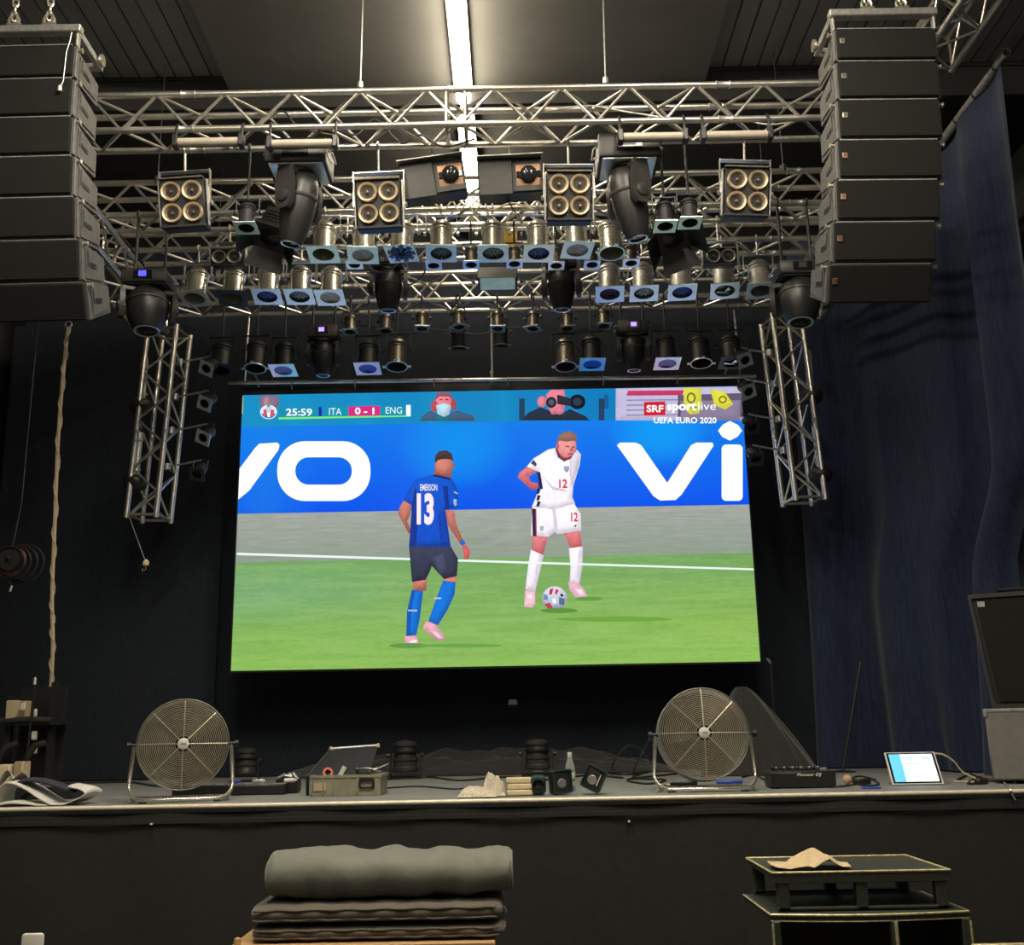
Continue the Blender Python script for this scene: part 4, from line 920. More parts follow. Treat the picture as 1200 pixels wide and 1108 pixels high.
a.text('13', 703, 540, 765, 425, (240, 226, 232), bold=.05); a.poly([(838, 418), (852, 426), (850, 430), (838, 424)], (190, 210, 245)); a.poly([(836, 446), (848, 448), (848, 470), (840, 474), (835, 462)], (150, 186, 236))
a.done('picture_footballer', p_brd, 'televised player seen from behind in blue shirt and dark shorts')
f = Pic(1.0, .8); PS = (226, 130, 134); PD = (196, 92, 98); WH = (250, 246, 252); WS = (222, 210, 226)
f.poly([(166, 580), (222, 582), (207, 640), (196, 656), (164, 632)], PS, C2, PD); f.poly([(279, 568), (338, 560), (346, 622), (306, 630)], PS, C2, PD)
f.poly([(160, 628), (206, 650), (190, 722), (176, 780), (140, 772), (150, 690)], WH, C2, (236, 226, 240)); f.poly([(297, 624), (348, 617), (346, 690), (335, 756), (300, 746), (303, 690)], WH, C2, (232, 220, 238)); f.poly([(335, 622), (348, 618), (345, 690), (335, 750), (328, 700)], WS, C2); f.poly([(190, 650), (206, 652), (190, 722), (178, 770), (178, 700)], WS, C2)
f.poly([(140, 774), (176, 780), (176, 824), (165, 838), (136, 836), (138, 800)], (240, 190, 204), C2); f.poly([(294, 744), (336, 752), (352, 772), (368, 800), (350, 812), (325, 806), (300, 776)], (236, 180, 198), C2); f.poly([(146, 790), (168, 792), (166, 808), (146, 808)], (252, 228, 236), C2); f.poly([(318, 772), (342, 772), (356, 792), (336, 792)], (252, 226, 234), C2)
f.poly([(165, 474), (245, 482), (316, 462), (340, 500), (342, 560), (256, 573), (245, 564), (226, 582), (160, 580)], WH, C2, (238, 230, 242)); f.poly([(164, 480), (176, 482), (178, 581), (167, 580)], (40, 34, 66), C2); f.poly([(176, 482), (180, 482), (182, 581), (178, 581)], (190, 60, 80), C2); f.poly([(238, 482), (250, 482), (258, 572), (246, 565)], WS, C2)
f.poly([(145, 330), (186, 346), (152, 366), (160, 384), (186, 390), (186, 410), (164, 414), (112, 368), (120, 350)], PS, C2, PD)
f.poly([(250, 262), (262, 298), (300, 304), (326, 268), (341, 286), (336, 325), (313, 400), (310, 440), (320, 464), (240, 484), (163, 476), (186, 420), (196, 400), (184, 346), (145, 330), (170, 300), (222, 268)], WH, C2, (240, 234, 246))
f.poly([(182, 346), (194, 350), (204, 410), (192, 412)], (44, 38, 70), C2)
for y in (408, 432, 454): f.poly([(184, y), (196, y+2), (190, y+20), (180, y+20)], (44, 38, 70), C2)
f.poly([(300, 304), (326, 270), (338, 290), (330, 340), (308, 400), (300, 360)], WS, C2); f.poly([(200, 360), (236, 400), (300, 420), (240, 414)], WS, C2); f.poly([(170, 304), (182, 320), (178, 330), (160, 318)], (70, 66, 100), C2)
f.poly([(248, 264), (258, 296), (280, 312), (304, 300), (326, 268), (316, 262), (296, 292), (276, 294), (260, 268)], (112, 56, 78), C2)
f.poly([(254, 250), (318, 256), (312, 288), (292, 300), (272, 298), (258, 276)], PD, C2); f.ell(290, 256, 34, 40, (236, 150, 150), C2); f.poly([(254, 240), (258, 222), (276, 206), (304, 202), (326, 216), (326, 238), (312, 236), (290, 240), (266, 236)], (150, 108, 92), C2); f.ell(256, 256, 6, 11, PD, C2)
f.poly([(284, 254), (300, 256), (299, 260), (284, 258)], (120, 70, 74), C2); f.poly([(308, 258), (320, 256), (319, 261), (308, 262)], (120, 70, 74), C2); f.poly([(303, 262), (309, 262), (311, 274), (302, 274)], PD, C2); f.poly([(294, 282), (312, 281), (308, 287), (296, 287)], (170, 76, 84), C2)
f.text('12', 262, 407, 292, 375, (206, 42, 66), C2, bold=.03); f.text('12', 305, 528, 330, 495, (206, 42, 66), C2, bold=.03); f.poly([(280, 328), (298, 328), (298, 342), (289, 352), (280, 342)], (150, 158, 200), C2); f.poly([(192, 544), (206, 544), (205, 560), (194, 560)], (170, 170, 196), C2); f.poly([(314, 544), (326, 538), (322, 548)], (80, 60, 80), C2)
f.done('picture_footballer', p_brd, 'televised player in all white kit facing the ball')
g = Pic(1.0, .9); g.ell(246, 804, 45, 43, (226, 222, 236), C2, 24, (150, 168, 196)); g.poly([(228, 772), (242, 768), (236, 790), (226, 792)], (190, 50, 70), C2); g.poly([(250, 770), (262, 776), (252, 792), (246, 786)], (210, 70, 90), C2); g.poly([(208, 826), (228, 820), (240, 838), (226, 846)], (196, 60, 84), C2); g.poly([(262, 800), (282, 806), (280, 828), (262, 826)], (84, 110, 150), C2); g.poly([(206, 790), (220, 792), (222, 810), (206, 808)], (110, 140, 176), C2); g.poly([(236, 806), (252, 804), (254, 822), (240, 826)], (246, 244, 250), C2); g.poly([(268, 786), (280, 794), (274, 800), (266, 796)], (40, 44, 66), C2)
g.done('picture_football', p_grs, 'televised white football with red and blue patches')

# ------------------------------------------------------------------ things on the stage
def onst(px, py): return atz(px, py, STZ)
def fan(px, py_base, px_c, py_c, D, label, yaw, tilt, Dm):
    """drum fan: px, py_base = middle of its foot tube; px_c, py_c = hub"""
    q = at(px_c, py_c, D); T = thing('drum_fan', label, 'fan', (q.x, D, STZ), (0, 0, R(yaw)), 'metal drum fans on the stage'); zc = q.z-STZ; r = Dm/2
    B = Matrix.Translation((0, 0, zc)) @ Matrix.Rotation(R(90+tilt), 4, 'X')          # local +z looks to the hall
    k = '%.3f' % r
    part('drum', ALUD, T, lambda m: m.lathe([(r*.985, .075), (r, .08), (r*1.012, .07), (r*.985, .05), (r*.985, -.09), (r*1.012, -.10), (r, -.11), (r*.97, -.10), (r*.972, .07)], 48), 'fd'+k, B)
    def rings(m, z, n, c0):
        for i in range(n):
            rr = c0+(r*.955-c0)*i/(n-1); m.tube([(rr*math.cos(2*math.pi*j/44), rr*math.sin(2*math.pi*j/44), z-.035*(rr/r)**2) for j in range(44)], (.0031 if n > 16 else .0018), 5, closed=True)
    g = part('grille_rings', WIRE, T, lambda m: rings(m, .105, 20, .055), 'fg'+k, B); g['kind'] = 'stuff'
    g = part('rear_grille_rings', BLKM, T, lambda m: rings(m, -.085, 12, .07), 'fgr'+k, B); g['kind'] = 'stuff'
    for i in range(8):
        a = 2*math.pi*i/8+R(0 if yaw > 0 else 22*0)
        part('grille_spoke', WIRE, T, lambda m: m.tube([(.03, 0, .109), (r*.5, 0, .100), (r*.97, 0, .073)], .0045, 6), 'fsp'+k, B @ Matrix.Rotation(a, 4, 'Z'))
    for i in range(3):
        part('rear_strut', BLKM, T, lambda m: m.tube([(.05, 0, -.09), (r*.97, 0, -.09)], .006, 6), 'fst'+k, B @ Matrix.Rotation(2*math.pi*i/3+.5, 4, 'Z'))
    part('hub_cap', WHITE, T, lambda m: m.lathe([(0, .118), (.028, .117), (.036, .112), (.038, .100), (.036, .098)], 24), 'fh'+k, B)
    part('hub_badge', ALUD, T, lambda m: m.box((0, 0, .1185), (.034, .011, .002)), 'fhb'+k, B)
    part('motor', BLKM, T, lambda m: m.lathe([(0, .02), (.05, .02), (.055, 0), (.055, -.09), (.045, -.10), (0, -.10)], 20), 'fm'+k, B)
    for i in range(3):
        def bl(m):
            m.grid(lambda u, v: ((.05+u*(r*.86-.05))*math.cos((v-.5)*(1.1-.35*u)), (.05+u*(r*.86-.05))*math.sin((v-.5)*(1.1-.35*u)), .035*(v-.5)*(1.6-u)+.01), 8, 8)
        part('blade', FANB, T, bl, 'fb'+k, B @ Matrix.Rotation(2*math.pi*i/3+.9, 4, 'Z'))
    w_ = r*1.06; ft = .018
    def stand(m):
        pts = [(-w_, 0, zc)]; 
        for t in range(0, 91, 15): pts.append((-w_*1.06+.09-.09*math.cos(R(t)), -.17*math.sin(R(t))*0-.13*(t/90)**1.2, ft+.09-.09*math.sin(R(t))))
        L_ = [Vector(p) for p in pts]; Rr = [Vector((-p[0], p[1], p[2])) for p in reversed(pts)]
        m.tube(L_+Rr, .0135, 10)
    part('stand_tube', CHROME, T, stand, 'fs'+k+'%.3f' % zc)
    part('rear_foot', CHROME, T, lambda m: m.tube([(-w_*1.02, -.08, ft), (-w_*.98, .0, ft), (-w_*.9, .16, ft), (w_*.9, .16, ft), (w_*.98, 0, ft), (w_*1.02, -.08, ft)], .0115, 8), 'frf'+k)
    for s_ in (-1, 1):
        part('pivot_knob', BLKP, T, lambda m: m.lathe([(0, -.02), (.014, -.02), (.014, .02), (.024, .022), (.024, .045), (0, .047)], 12, c=(s_*w_, 0, zc), rot=Matrix.Rotation(R(90*s_), 3, 'Y')), 'fpk%d'%s_+k+'%.3f' % zc)
        part('rubber_foot', BLKP, T, lambda m: m.box((s_*w_*.75, -.13, .004), (.05, .034, .008), bev=.002), 'frub%d'%s_+k)
    return T
fan(215, 937, 215, 873, 7.34, 'metal drum fan turned slightly right at the left end of the stage edge', 16, -3, .585)
fan(823, 918, 823, 861, 7.42, 'metal drum fan facing straight ahead beside the black mixer', -2, -6, .60)

def lamp_up(px, pyb, D, h, r, label):
    q = at(px, pyb, D); T = thing('floor_can', label, 'stage light', (q.x, D, STZ), (0, 0, 0), 'black cans standing along the back of the stage')
    part('can', BLKM, T, lambda m: m.lathe([(r*.9, .06), (r, .07), (r, .10), (r*.93, .11), (r*.93, h*.45), (r*1.02, h*.47), (r*1.02, h*.52), (r*.9, h*.54), (r*.8, h*.82), (r*.92, h*.84), (r*.92, h*.90), (r*.6, h*.97), (0, h)], 24), 'fcc%.2f' % h)
    part('foot_bracket', BLKP, T, lambda m: [m.box((s_*(r+.02), 0, h*.33), (.012, .05, h*.62)) for s_ in (-1, 1)] + [m.box((0, 0, .006), (2*r+.06, .16, .012))], 'fcb%.2f' % h)
    for s_ in (-1, 1):
        part('knob', BLKP, T, lambda m: m.lathe([(0, 0), (.02, 0), (.022, .025), (0, .028)], 10, c=(s_*(r+.026), 0, h*.6), rot=Matrix.Rotation(R(90*s_), 3, 'Y')), 'fck%d%.2f' % (s_, h))
    part('collar', BLKG, T, lambda m: m.lathe([(r*1.03, h*.66), (r*1.06, h*.67), (r*1.06, h*.70), (r*.8, h*.71)], 20), 'fcol%.2f' % h)
lamp_up(288, 903, 10.0, .30, .10, 'black can standing behind the left fan')
lamp_up(475, 905, 10.0, .34, .115, 'black can standing right of the grey crate, at the back of the stage')
lamp_up(630, 903, 10.0, .33, .115, 'black can standing behind the cream bars, at the back of the stage')

# grey crate with its odds and ends and the dark panel leaning behind it
a, b = onst(362, 934), onst(451, 931); wd = b.x-a.x; ht = .135; cd = .30
T = thing('crate', 'grey plastic crate with ribbed sides and handle opening near the stage edge', 'crate', ((a.x+b.x)/2, a.y+.02+cd/2, STZ), (0, 0, R(-3)))
def crate(m):
    t = .012
    m.box((0, 0, t/2+.004), (wd*.94, cd*.94, t))
    for s_ in (-1, 1):
        m.box((0, s_*(cd/2-t), ht*.5), (wd*.96, t, ht*.94)); m.box((s_*(wd/2-t*1.6), 0, ht*.5), (t, cd*.92, ht*.94))
part('body', CRATE, T, crate, smooth=False)
part('rim', CRATE, T, lambda m: m.ring(rrect(-wd/2, -cd/2, wd/2, cd/2, .012), rrect(-wd/2+.022, -cd/2+.022, wd/2-.022, cd/2-.022, .008), (0, 0, ht-.016), (1, 0, 0), (0, 1, 0), .018), smooth=False)
part('base_rim', CRATE, T, lambda m: m.ring(rrect(-wd/2*.97, -cd/2*.97, wd/2*.97, cd/2*.97, .012), rrect(-wd/2*.9, -cd/2*.9, wd/2*.9, cd/2*.9, .008), (0, 0, .0), (1, 0, 0), (0, 1, 0), .018), smooth=False)
for i, x in enumerate((-.46, -.30, -.17, .04, .17, .42)):
    part('rib', CRATE, T, lambda m: m.box((x*wd, -cd/2+.004, ht*.5), (.012, .014, ht*.8)), smooth=False)
part('handle_opening', BLKP, T, lambda m: m.ring(rrect(wd*.19, ht*.34, wd*.40, ht*.82, .012), rrect(wd*.215, ht*.42, wd*.375, ht*.68, .01), (0, -cd/2+.004, 0), (1, 0, 0), (0, 0, 1), .010), smooth=False)
part('label_card', CARD, T, lambda m: m.box((-wd*.35, -cd/2+.002, ht*.45), (wd*.17, .006, ht*.4)), smooth=False)
co = T.location
def small(name, label, cat, mt, fn, loc, rot=None, group=None, smooth=True):
    m = MB(); fn(m); o = link(name, m.mesh(name, mt, smooth)); o.location = loc
    if rot: o.rotation_euler = rot
    return tag(o, label, cat, group)
small('orange_roll', 'orange tape roll lying in the grey crate', 'tape', ORANGE, lambda m: m.lathe([(.02, -.012), (.036, -.012), (.036, .012), (.02, .012), (.02, -.012)], 18), co+Vector((-wd*.30, -.03, .148)), (R(70), 0, R(20)))
small('pale_tag', 'pale paper tag standing up in the grey crate', 'tag', WHITE, lambda m: m.box((0, 0, 0), (.03, .004, .09), bev=.001), co+Vector((-wd*.10, -.05, .15)), (0, R(28), R(10)))
small('cable_loop', 'pale cable loop lying over the right rim of the grey crate', 'cable', ALUD, lambda m: m.tube([(.05*math.cos(t)*1.7, .05*math.sin(t), .006*math.sin(3*t)) for t in [2*math.pi*i/20 for i in range(20)]], .007, 6, closed=True), co+Vector((wd*.26, .0, .160)), (R(-10), R(8), 0))
small('screwdriver', 'grey screwdriver poking out of the grey crate', 'tool', ALUD, lambda m: m.lathe([(0, -.05), (.011, -.045), (.012, 0), (.008, .02), (.004, .024), (.004, .10), (0, .104)], 10), co+Vector((wd*.36, -.03, .165)), (0, R(68), R(8)))
m_ = MB(); m_.box((0, 0, .005), (wd*.84, cd*.8, .06)); cg = link('dark_inside', m_.mesh('dark_inside', BLKP, False), T, Matrix.Translation((0, 0, .06)))
pc = at(372, 911, 7.62), at(442, 874, 7.9)
def lean():
    A, B_, C_, D_ = at(360, 911, 7.70), at(432, 911, 7.70), at(443, 874, 7.92), at(388, 878, 7.92)
    T = thing('tilted_monitor', 'dark flat screen panel leaning back behind the grey crate', 'panel', (A.x, A.y, STZ)); o = Vector((A.x, A.y, STZ))
    def sh(d): return [q-o+Vector((0, d, 0)) for q in (A, B_, C_, D_)]
    part('panel', GREYD, T, lambda m: m.add(sh(0)+sh(.025), [(0, 1, 2, 3), (7, 6, 5, 4), (0, 4, 5, 1), (1, 5, 6, 2), (2, 6, 7, 3), (3, 7, 4, 0)]), smooth=False)
    part('top_edge', ALUD, T, lambda m: m.tube([D_-o, C_-o+Vector((.01, 0, 0))], .010, 8))
    part('side_edge', BLKM, T, lambda m: m.tube([A-o, D_-o], .008, 8))
    for q in (D_, C_): part('corner', CREAM, T, lambda m: m.lathe([(0, .016), (.014, .01), (.014, -.01), (0, -.016)], 8, c=q-o))
    part('prop', BLKP, T, lambda m: m.tube([C_*.5+B_*.5-o+Vector((0, .03, 0)), Vector(((A.x+B_.x)/2-o.x, .62, .012))], .010, 6))
    part('lower_support', BLKP, T, lambda m: [m.tube([q-o, Vector((q.x-o.x, q.y-o.y+.03, .0))], .012, 6) for q in (A, B_)])
lean()

# black equipment behind the left fan
q = onst(335, 918)
T = thing('power_strip', 'long flat black distribution box lying behind the left fan', 'power box', (onst(330, 920).x-.0, 7.95, STZ))
part('body', BLKP, T, lambda m: m.box((-.08, 0, .035), (.80, .12, .07), bev=.008))
for i in range(7): part('socket', BLKG, T, lambda m: m.lathe([(0, .072), (.016, .072), (.022, .076), (.022, .07)], 12), 'sock', Matrix.Translation((-.40+.10*i, 0, 0)))
part('cover_lip', ALUD, T, lambda m: m.box((-.08, .0, .073), (.80, .10, .004)))
for i, (px, py, mt, c_, nm) in enumerate([(276, 909, BLUEP, 'blue', 'plug'), (303, 907, ALUD, 'grey', 'plug'), (340, 905, WHITE, 'white', 'plug')]):
    q = at(px, py, 7.95); small('cable_plug', '%s cable plug lying on the black distribution box' % c_, 'plug', mt, lambda m: [m.lathe([(0, -.04), (.014, -.04), (.016, .02), (.010, .04), (.006, .05), (0, .05)], 10)], (q.x, 7.95, STZ+.093), (R(90), 0, R(60+25*i)))
T = thing('cable_bunch', 'bunch of grey connectors heaped between the left fan and the grey crate', 'connectors', (at(338, 905, 8.1).x, 8.12, STZ))
part('box', BLKP, T, lambda m: m.box((0, 0, .05), (.16, .14, .10), bev=.01))
for i in range(5): part('connector', ALUD, T, lambda m: m.lathe([(0, -.03), (.012, -.03), (.012, .03), (0, .032)], 8), 'conn', Matrix.Translation((-.05+.025*i, -.02+.02*(i % 2), .115)) @ Matrix.Rotation(R(60+20*i), 4, 'Y'))

# rags, bars, bottle, batteries
def crumple(name, label, px, py, D, sx, sy, h, mt, seed, cat='cloth'):
    q = at(px, py, D); rr = random.Random(seed)
    def fn(u, v):
        x, y = (u-.5), (v-.5); e = max(0, 1-(abs(x)*2)**3.0)*max(0, 1-(abs(y)*2)**3.0)
        n1 = mnoise.noise(Vector((x*3.2+seed, y*3.2, seed))); n2 = mnoise.noise(Vector((x*12, y*12, seed*2))); n3 = abs(mnoise.noise(Vector((x*6+3*n1, y*6, seed+5))))
        return (x*sx*(1+.12*n1), y*sy*(1+.15*n2), .004+h*e*(.62+.40*n1+.30*n3+.08*n2) if e > 0 else .004)
    def f2(u, v):
        p = fn(u, v); return (p[0], p[1], max(.004, p[2]))
    m = MB(); m.grid(f2, 44, 30); o = link(name, m.mesh(name, mt)); o.location = (q.x, D, STZ); return tag(o, label, cat)
crumple('crumpled_cloth', 'flat part-folded white cloth lying on the stage edge left of the cream bars', 559, 925, 7.22, .26, .20, .07, RAG, 2)
crumple('crumpled_cloth', 'taller crumpled white cloth heap touching the cream bars', 578, 922, 7.30, .17, .17, .17, RAG, 5)
q = at(592, 926, 7.25)
for i in range(3):
    small('cream_bar', '%s cream bar of the little stack beside the white cloth' % ['lowest', 'middle', 'topmost'][i], 'bar', CREAM, lambda m: m.box((.0, 0, 0), (.17, .11, .034), bev=.006), (q.x+.09+[.006, .012, 0][i], 7.30+.012*i, STZ+.019+.038*i), (0, 0, R([3, -2, 1][i])))
q = at(630, 924, 7.25)
T = thing('battery_light', 'dark shiny round-edged lamp lying beside the cream bars', 'lamp', (q.x+.005, 7.30, STZ))
part('body', GREENP, T, lambda m: m.box((0, 0, .065), (.10, .12, .125), bev=.028)); part('front_ring', BLKG, T, lambda m: m.lathe([(.03, 0), (.04, .004), (.04, .012), (.03, .014)], 18, c=(.0, -.062, .065), rot=Matrix.Rotation(R(90), 3, 'X')))
part('handle', BLKP, T, lambda m: m.tube([(-.03, 0, .12), (-.03, 0, .145), (.03, 0, .145), (.03, 0, .12)], .008, 8)); part('lens', GLASSD, T, lambda m: m.lathe([(0, .004), (.03, .0)], 18, c=(0, -.064, .065), rot=Matrix.Rotation(R(90), 3, 'X')))
q = onst(669, 928)
T = thing('water_bottle', 'clear plastic bottle with white cap standing on the stage edge', 'bottle', (q.x, q.y+.02, STZ))
part('body', BOTTLE, T, lambda m: m.lathe([(0, .004), (.030, .002), (.034, .012), (.034, .06), (.032, .065), (.034, .07), (.034, .15), (.030, .18), (.015, .225), (.0135, .235)], 24))
part('label', WHITE, T, lambda m: m.lathe([(.0346, .085), (.0350, .086), (.0350, .125), (.0346, .126)], 24)); part('cap', WHITE, T, lambda m: m.lathe([(.0155, .233), (.016, .236), (.016, .256), (.014, .26), (0, .26)], 16)); part('neck_ring', WHITE, T, lambda m: m.lathe([(.0145, .226), (.0175, .227), (.0175, .231), (.0145, .232)], 16))
def battery(px, py, D, label, roll, yaw, col):
    q = at(px, py, D); h = .15
    T = thing('battery_lamp', label, 'lamp', (q.x, D, STZ), (0, R(roll), R(yaw)))
    up = abs(math.sin(R(roll)))*.065
    T.location.z += up
    part('body', BLKP, T, lambda m: m.box((0, 0, h/2), (.13, .10, h), bev=.014)); part('trim', GREENP, T, lambda m: m.ring(rrect(-.068, .004, .068, h+.004, .016), rrect(-.058, .014, .058, h-.006, .012), (0, -.046, 0), (1, 0, 0), (0, 0, 1), .012))
    part('front_disc', ALUD if col else GREY, T, lambda m: m.lathe([(.0, .006), (.026, .006), (.032, 0)], 18, c=(-.005, -.050, h*.45), rot=Matrix.Rotation(R(90), 3, 'X'))); part('label_strip', WHITE if col else BLKM, T, lambda m: m.box((.035, -.051, h*.55), (.006, .003, h*.5)))
battery(657, 925, 7.32, 'black and green lamp unit left of the clear bottle', -4, 20, 0)
battery(691, 924, 7.30, 'tilted black and green lamp unit right of the clear bottle', 26, -12, 1)

# mixer
a, b = onst(907, 925), onst(979, 923); mw = b.x-a.x
T = thing('dj_mixer', 'small black mixer box with knobs and white lettering on the stage edge', 'mixer', ((a.x+b.x)/2, a.y+.02+.13, STZ), (0, 0, R(-2)))
part('housing', BLKP, T, lambda m: m.box((0, 0, .055), (mw, .26, .10), bev=.006))
part('top_plate', BLKM, T, lambda m: m.box((0, 0, .107), (mw*.97, .25, .006), bev=.002))
for i in range(6):
    for j in range(3): part('knob', BLKG if j else BLKP, T, lambda m: [m.lathe([(.014, 0), (.013, .022), (.010, .026), (0, .026)], 12)], 'mixknob', Matrix.Translation((-mw*.40+mw*.13*i, -.09+.06*j, .110)))
    part('knob_cap', WHITE, T, lambda m: m.lathe([(.009, .0), (.009, .004), (0, .004)], 10), 'mixcap', Matrix.Translation((-mw*.40+mw*.13*i, -.09, .136)))
for i in range(3): part('fader', ALUD, T, lambda m: m.box((0, 0, 0), (.02, .03, .018), bev=.003), 'mixfad', Matrix.Translation((mw*(.36+.05*i-.05), -.06+.03*i, .118)))
vs, fs = text_mesh('Pioneer DJ', .02, .25); tm = MB(); tm.add([(-.045+x*.165, -.1312, .072+y*.026) for x, y in vs], fs)
o = link('brand_lettering', tm.mesh('brand_lettering', WHITE, False), T); o['label'] = 'white brand lettering on the mixer front'
for s_ in (-1, 1): part('rubber_foot', BLKG, T, lambda m: m.box((s_*mw*.4, -.1, .003), (.03, .03, .006)))
# tablet, its cable and small things on the right
def tablet():
    A = onst(1046, 921); B_ = at(1107, 919.5, A.y); B_.z = A.z; C_, D_ = at(1095, 884, A.y+.17), at(1036, 882, A.y+.17); C_.z = D_.z = (C_.z+D_.z)/2; B_.x = A.x+(C_.x-D_.x)
    T = thing('tablet', 'white-edged tablet with lit blue and white page propped up on the stage', 'tablet', A); z = Vector((0, 0, .006))
    P_ = [q-A+z for q in (A, B_, C_, D_)]; n = (P_[1]-P_[0]).cross(P_[3]-P_[0]).normalized()
    def at2(u, v, d): return P_[0]*(1-u)*(1-v)+P_[1]*u*(1-v)+P_[2]*u*v+P_[3]*(1-u)*v+n*d
    def slab(m, u0, v0, u1, v1, d0, d1):
        vs = [at2(u, v, d) for d in (d0, d1) for u, v in ((u0, v0), (u1, v0), (u1, v1), (u0, v1))]
        m.add(vs, [(3, 2, 1, 0), (4, 5, 6, 7), (0, 1, 5, 4), (1, 2, 6, 5), (2, 3, 7, 6), (3, 0, 4, 7)])
    part('case', WHITE, T, lambda m: slab(m, 0, 0, 1, 1, -.008, 0), smooth=False)
    part('bezel', BLKG, T, lambda m: slab(m, .03, .03, .97, .97, 0, .002), smooth=False)
    part('page', emit('tablet_page', L3(212, 228, 244), .8), T, lambda m: slab(m, .29, .07, .93, .93, .002, .0035), smooth=False)
    part('side_bar', emit('tablet_bar', L3(96, 190, 232), .8), T, lambda m: slab(m, .07, .07, .29, .93, .002, .0035), smooth=False)
    tx = emit('tablet_text', L3(160, 180, 205), .7)
    part('page_lines', tx, T, lambda m: [slab(m, .33, v, .33+w_, v+.018, .0035, .0045) for v, w_ in ((.80, .22), (.74, .16), (.62, .30), (.44, .12), (.36, .20), (.20, .26))] + [slab(m, .70, v, .86, v+.015, .0035, .0045) for v in (.84, .80, .76)], smooth=False)
    part('kickstand', WHITE, T, lambda m: [m.add([at2(.2, .62, -.008), at2(.8, .62, -.008), Vector((P_[1].x*.8, .26, .003)), Vector((P_[1].x*.2, .26, .003)), at2(.2, .62, -.012), at2(.8, .62, -.012), Vector((P_[1].x*.8, .264, .003)), Vector((P_[1].x*.2, .264, .003))], [(0, 1, 2, 3), (7, 6, 5, 4), (0, 4, 5, 1), (2, 6, 7, 3), (1, 5, 6, 2), (3, 7, 4, 0)])], smooth=False)
    return A
A = tablet()
def floorpts(pts, r=.006): return [atz(x, y, STZ+r) for x, y in pts]
q0 = at(1096, 884, A.y+.17)
cable('pale charging cable arching from the tablet down to the stage', [q0+Vector((.0, 0, .004)), at(1106, 885, A.y+.18), at(1118, 893, A.y+.2), at(1128, 905, A.y+.22), Vector((atz(1130, 915, STZ).x, A.y+.22, STZ+.008)), Vector((atz(1122, 918, STZ).x, A.y+.22, STZ+.007))], .0065, CABLEW)
cable('black cable tangle right of the tablet', floorpts([(1122, 914), (1138, 908), (1150, 916), (1134, 919), (1146, 911), (1162, 915), (1176, 912), (1190, 918)]), .007)
cable('grey cable hanging over the stage edge at the right', [atz(1166, 912, STZ+.006), atz(1176, 917, STZ+.006), atz(1183, 924.5, STZ+.008), at(1185, 930, 6.95), at(1190, 938, 6.94)], .006, ALUD)
for i, (x, y) in enumerate([(1150, 916), (1160, 913)]):
    q = atz(x, y, STZ+.02); small('cable_adapter', ['dark adapter block on the stage beside the right cable tangle', 'brownish adapter plug at the back of the right cable tangle'][i], 'adapter', [BLKP, BRONZE][i], lambda m: m.box((0, 0, 0), (.09, .05, .038), bev=.008), q, (0, 0, R(20-50*i)))
q = atz(993, 914, STZ+.035); small('orange_ball', 'beige round microphone head lying right of the mixer', 'microphone', mat('beige_foam', (.55, .36, .24), .7, 0, .1), lambda m: m.lathe([(.034*math.sin(t), -.034*math.cos(t)) for t in [math.pi*i/10 for i in range(11)]], 16), q)
cable('tangled dark cable between the mixer and the tablet', floorpts([(982, 922), (1000, 920), (1016, 913), (1030, 919), (1012, 921), (996, 914), (1008, 910), (1026, 914)]), .006)
q = atz(1021, 923.5, STZ+.010); small('blue_pen', 'blue pen with white end lying left of the tablet', 'pen', BLUEP, lambda m: m.lathe([(0, -.065), (.008, -.06), (.008, .05), (.004, .062), (0, .064)], 10), q, (R(90), 0, R(85)))
q = atz(1010, 916, STZ+.020); small('grey_box', 'small dark interface box among the cables right of the mixer', 'box', BLKP, lambda m: m.box((0, 0, 0), (.11, .07, .036), bev=.006), q, (0, 0, R(15)))
# things under the right fan
q = atz(856, 917, STZ+.014); small('blue_tube', 'blue flat torch lying at the foot of the right fan', 'torch', BLUEP, lambda m: m.box((0, 0, 0), (.20, .035, .026), bev=.01), (q.x, q.y+.04, q.z), (0, 0, R(-4)))
q = atz(802, 919, STZ+.022); small('microphone', 'black handheld microphone lying under the right fan', 'microphone', BLKP, lambda m: m.lathe([(0, -.10), (.011, -.10), (.014, .03), (.019, .04), (.024, .06), (.022, .085), (.010, .10), (0, .102)], 14), (q.x, q.y+.03, q.z), (R(90), 0, R(100)))
q = atz(785, 921, STZ+.003); small('paper_note', 'pale crumpled paper lying at the left foot of the right fan', 'paper', CLOTH, lambda m: m.grid(lambda u, v: ((u-.5)*.16, (v-.5)*.06, .012*abs(math.sin(7*u+5*v))), 12, 6), (q.x, q.y-.0, q.z))
q = atz(846, 921.5, STZ+.003); small('paper_note', 'small yellowish paper lying under the blue torch', 'paper', CREAM, lambda m: m.grid(lambda u, v: ((u-.5)*.09, (v-.5)*.035, .008*abs(math.sin(6*u+4*v))), 8, 5), (q.x, q.y, q.z))
cable('black cable loops on the stage left of the right fan', floorpts([(700, 905), (735, 908), (765, 903), (740, 912), (780, 914), (760, 919), (735, 914), (775, 909), (800, 906)]), .008)
cable('black cable running across the stage from the left fan', floorpts([(95, 918), (150, 917), (180, 921), (230, 925), (290, 926), (345, 921)]), .009)
cable('black cable across the stage behind the white cloth', floorpts([(450, 914), (500, 911), (540, 915), (590, 911), (640, 914), (690, 909), (730, 912)]), .008)
cable('long thin black cable across the stage near its edge', floorpts([(452, 924), (490, 922), (530, 925), (545, 924)]), .006)
cable('black cable from the right fan towards the mixer', floorpts([(870, 911), (885, 908), (896, 914), (906, 909), (930, 905)]), .008)

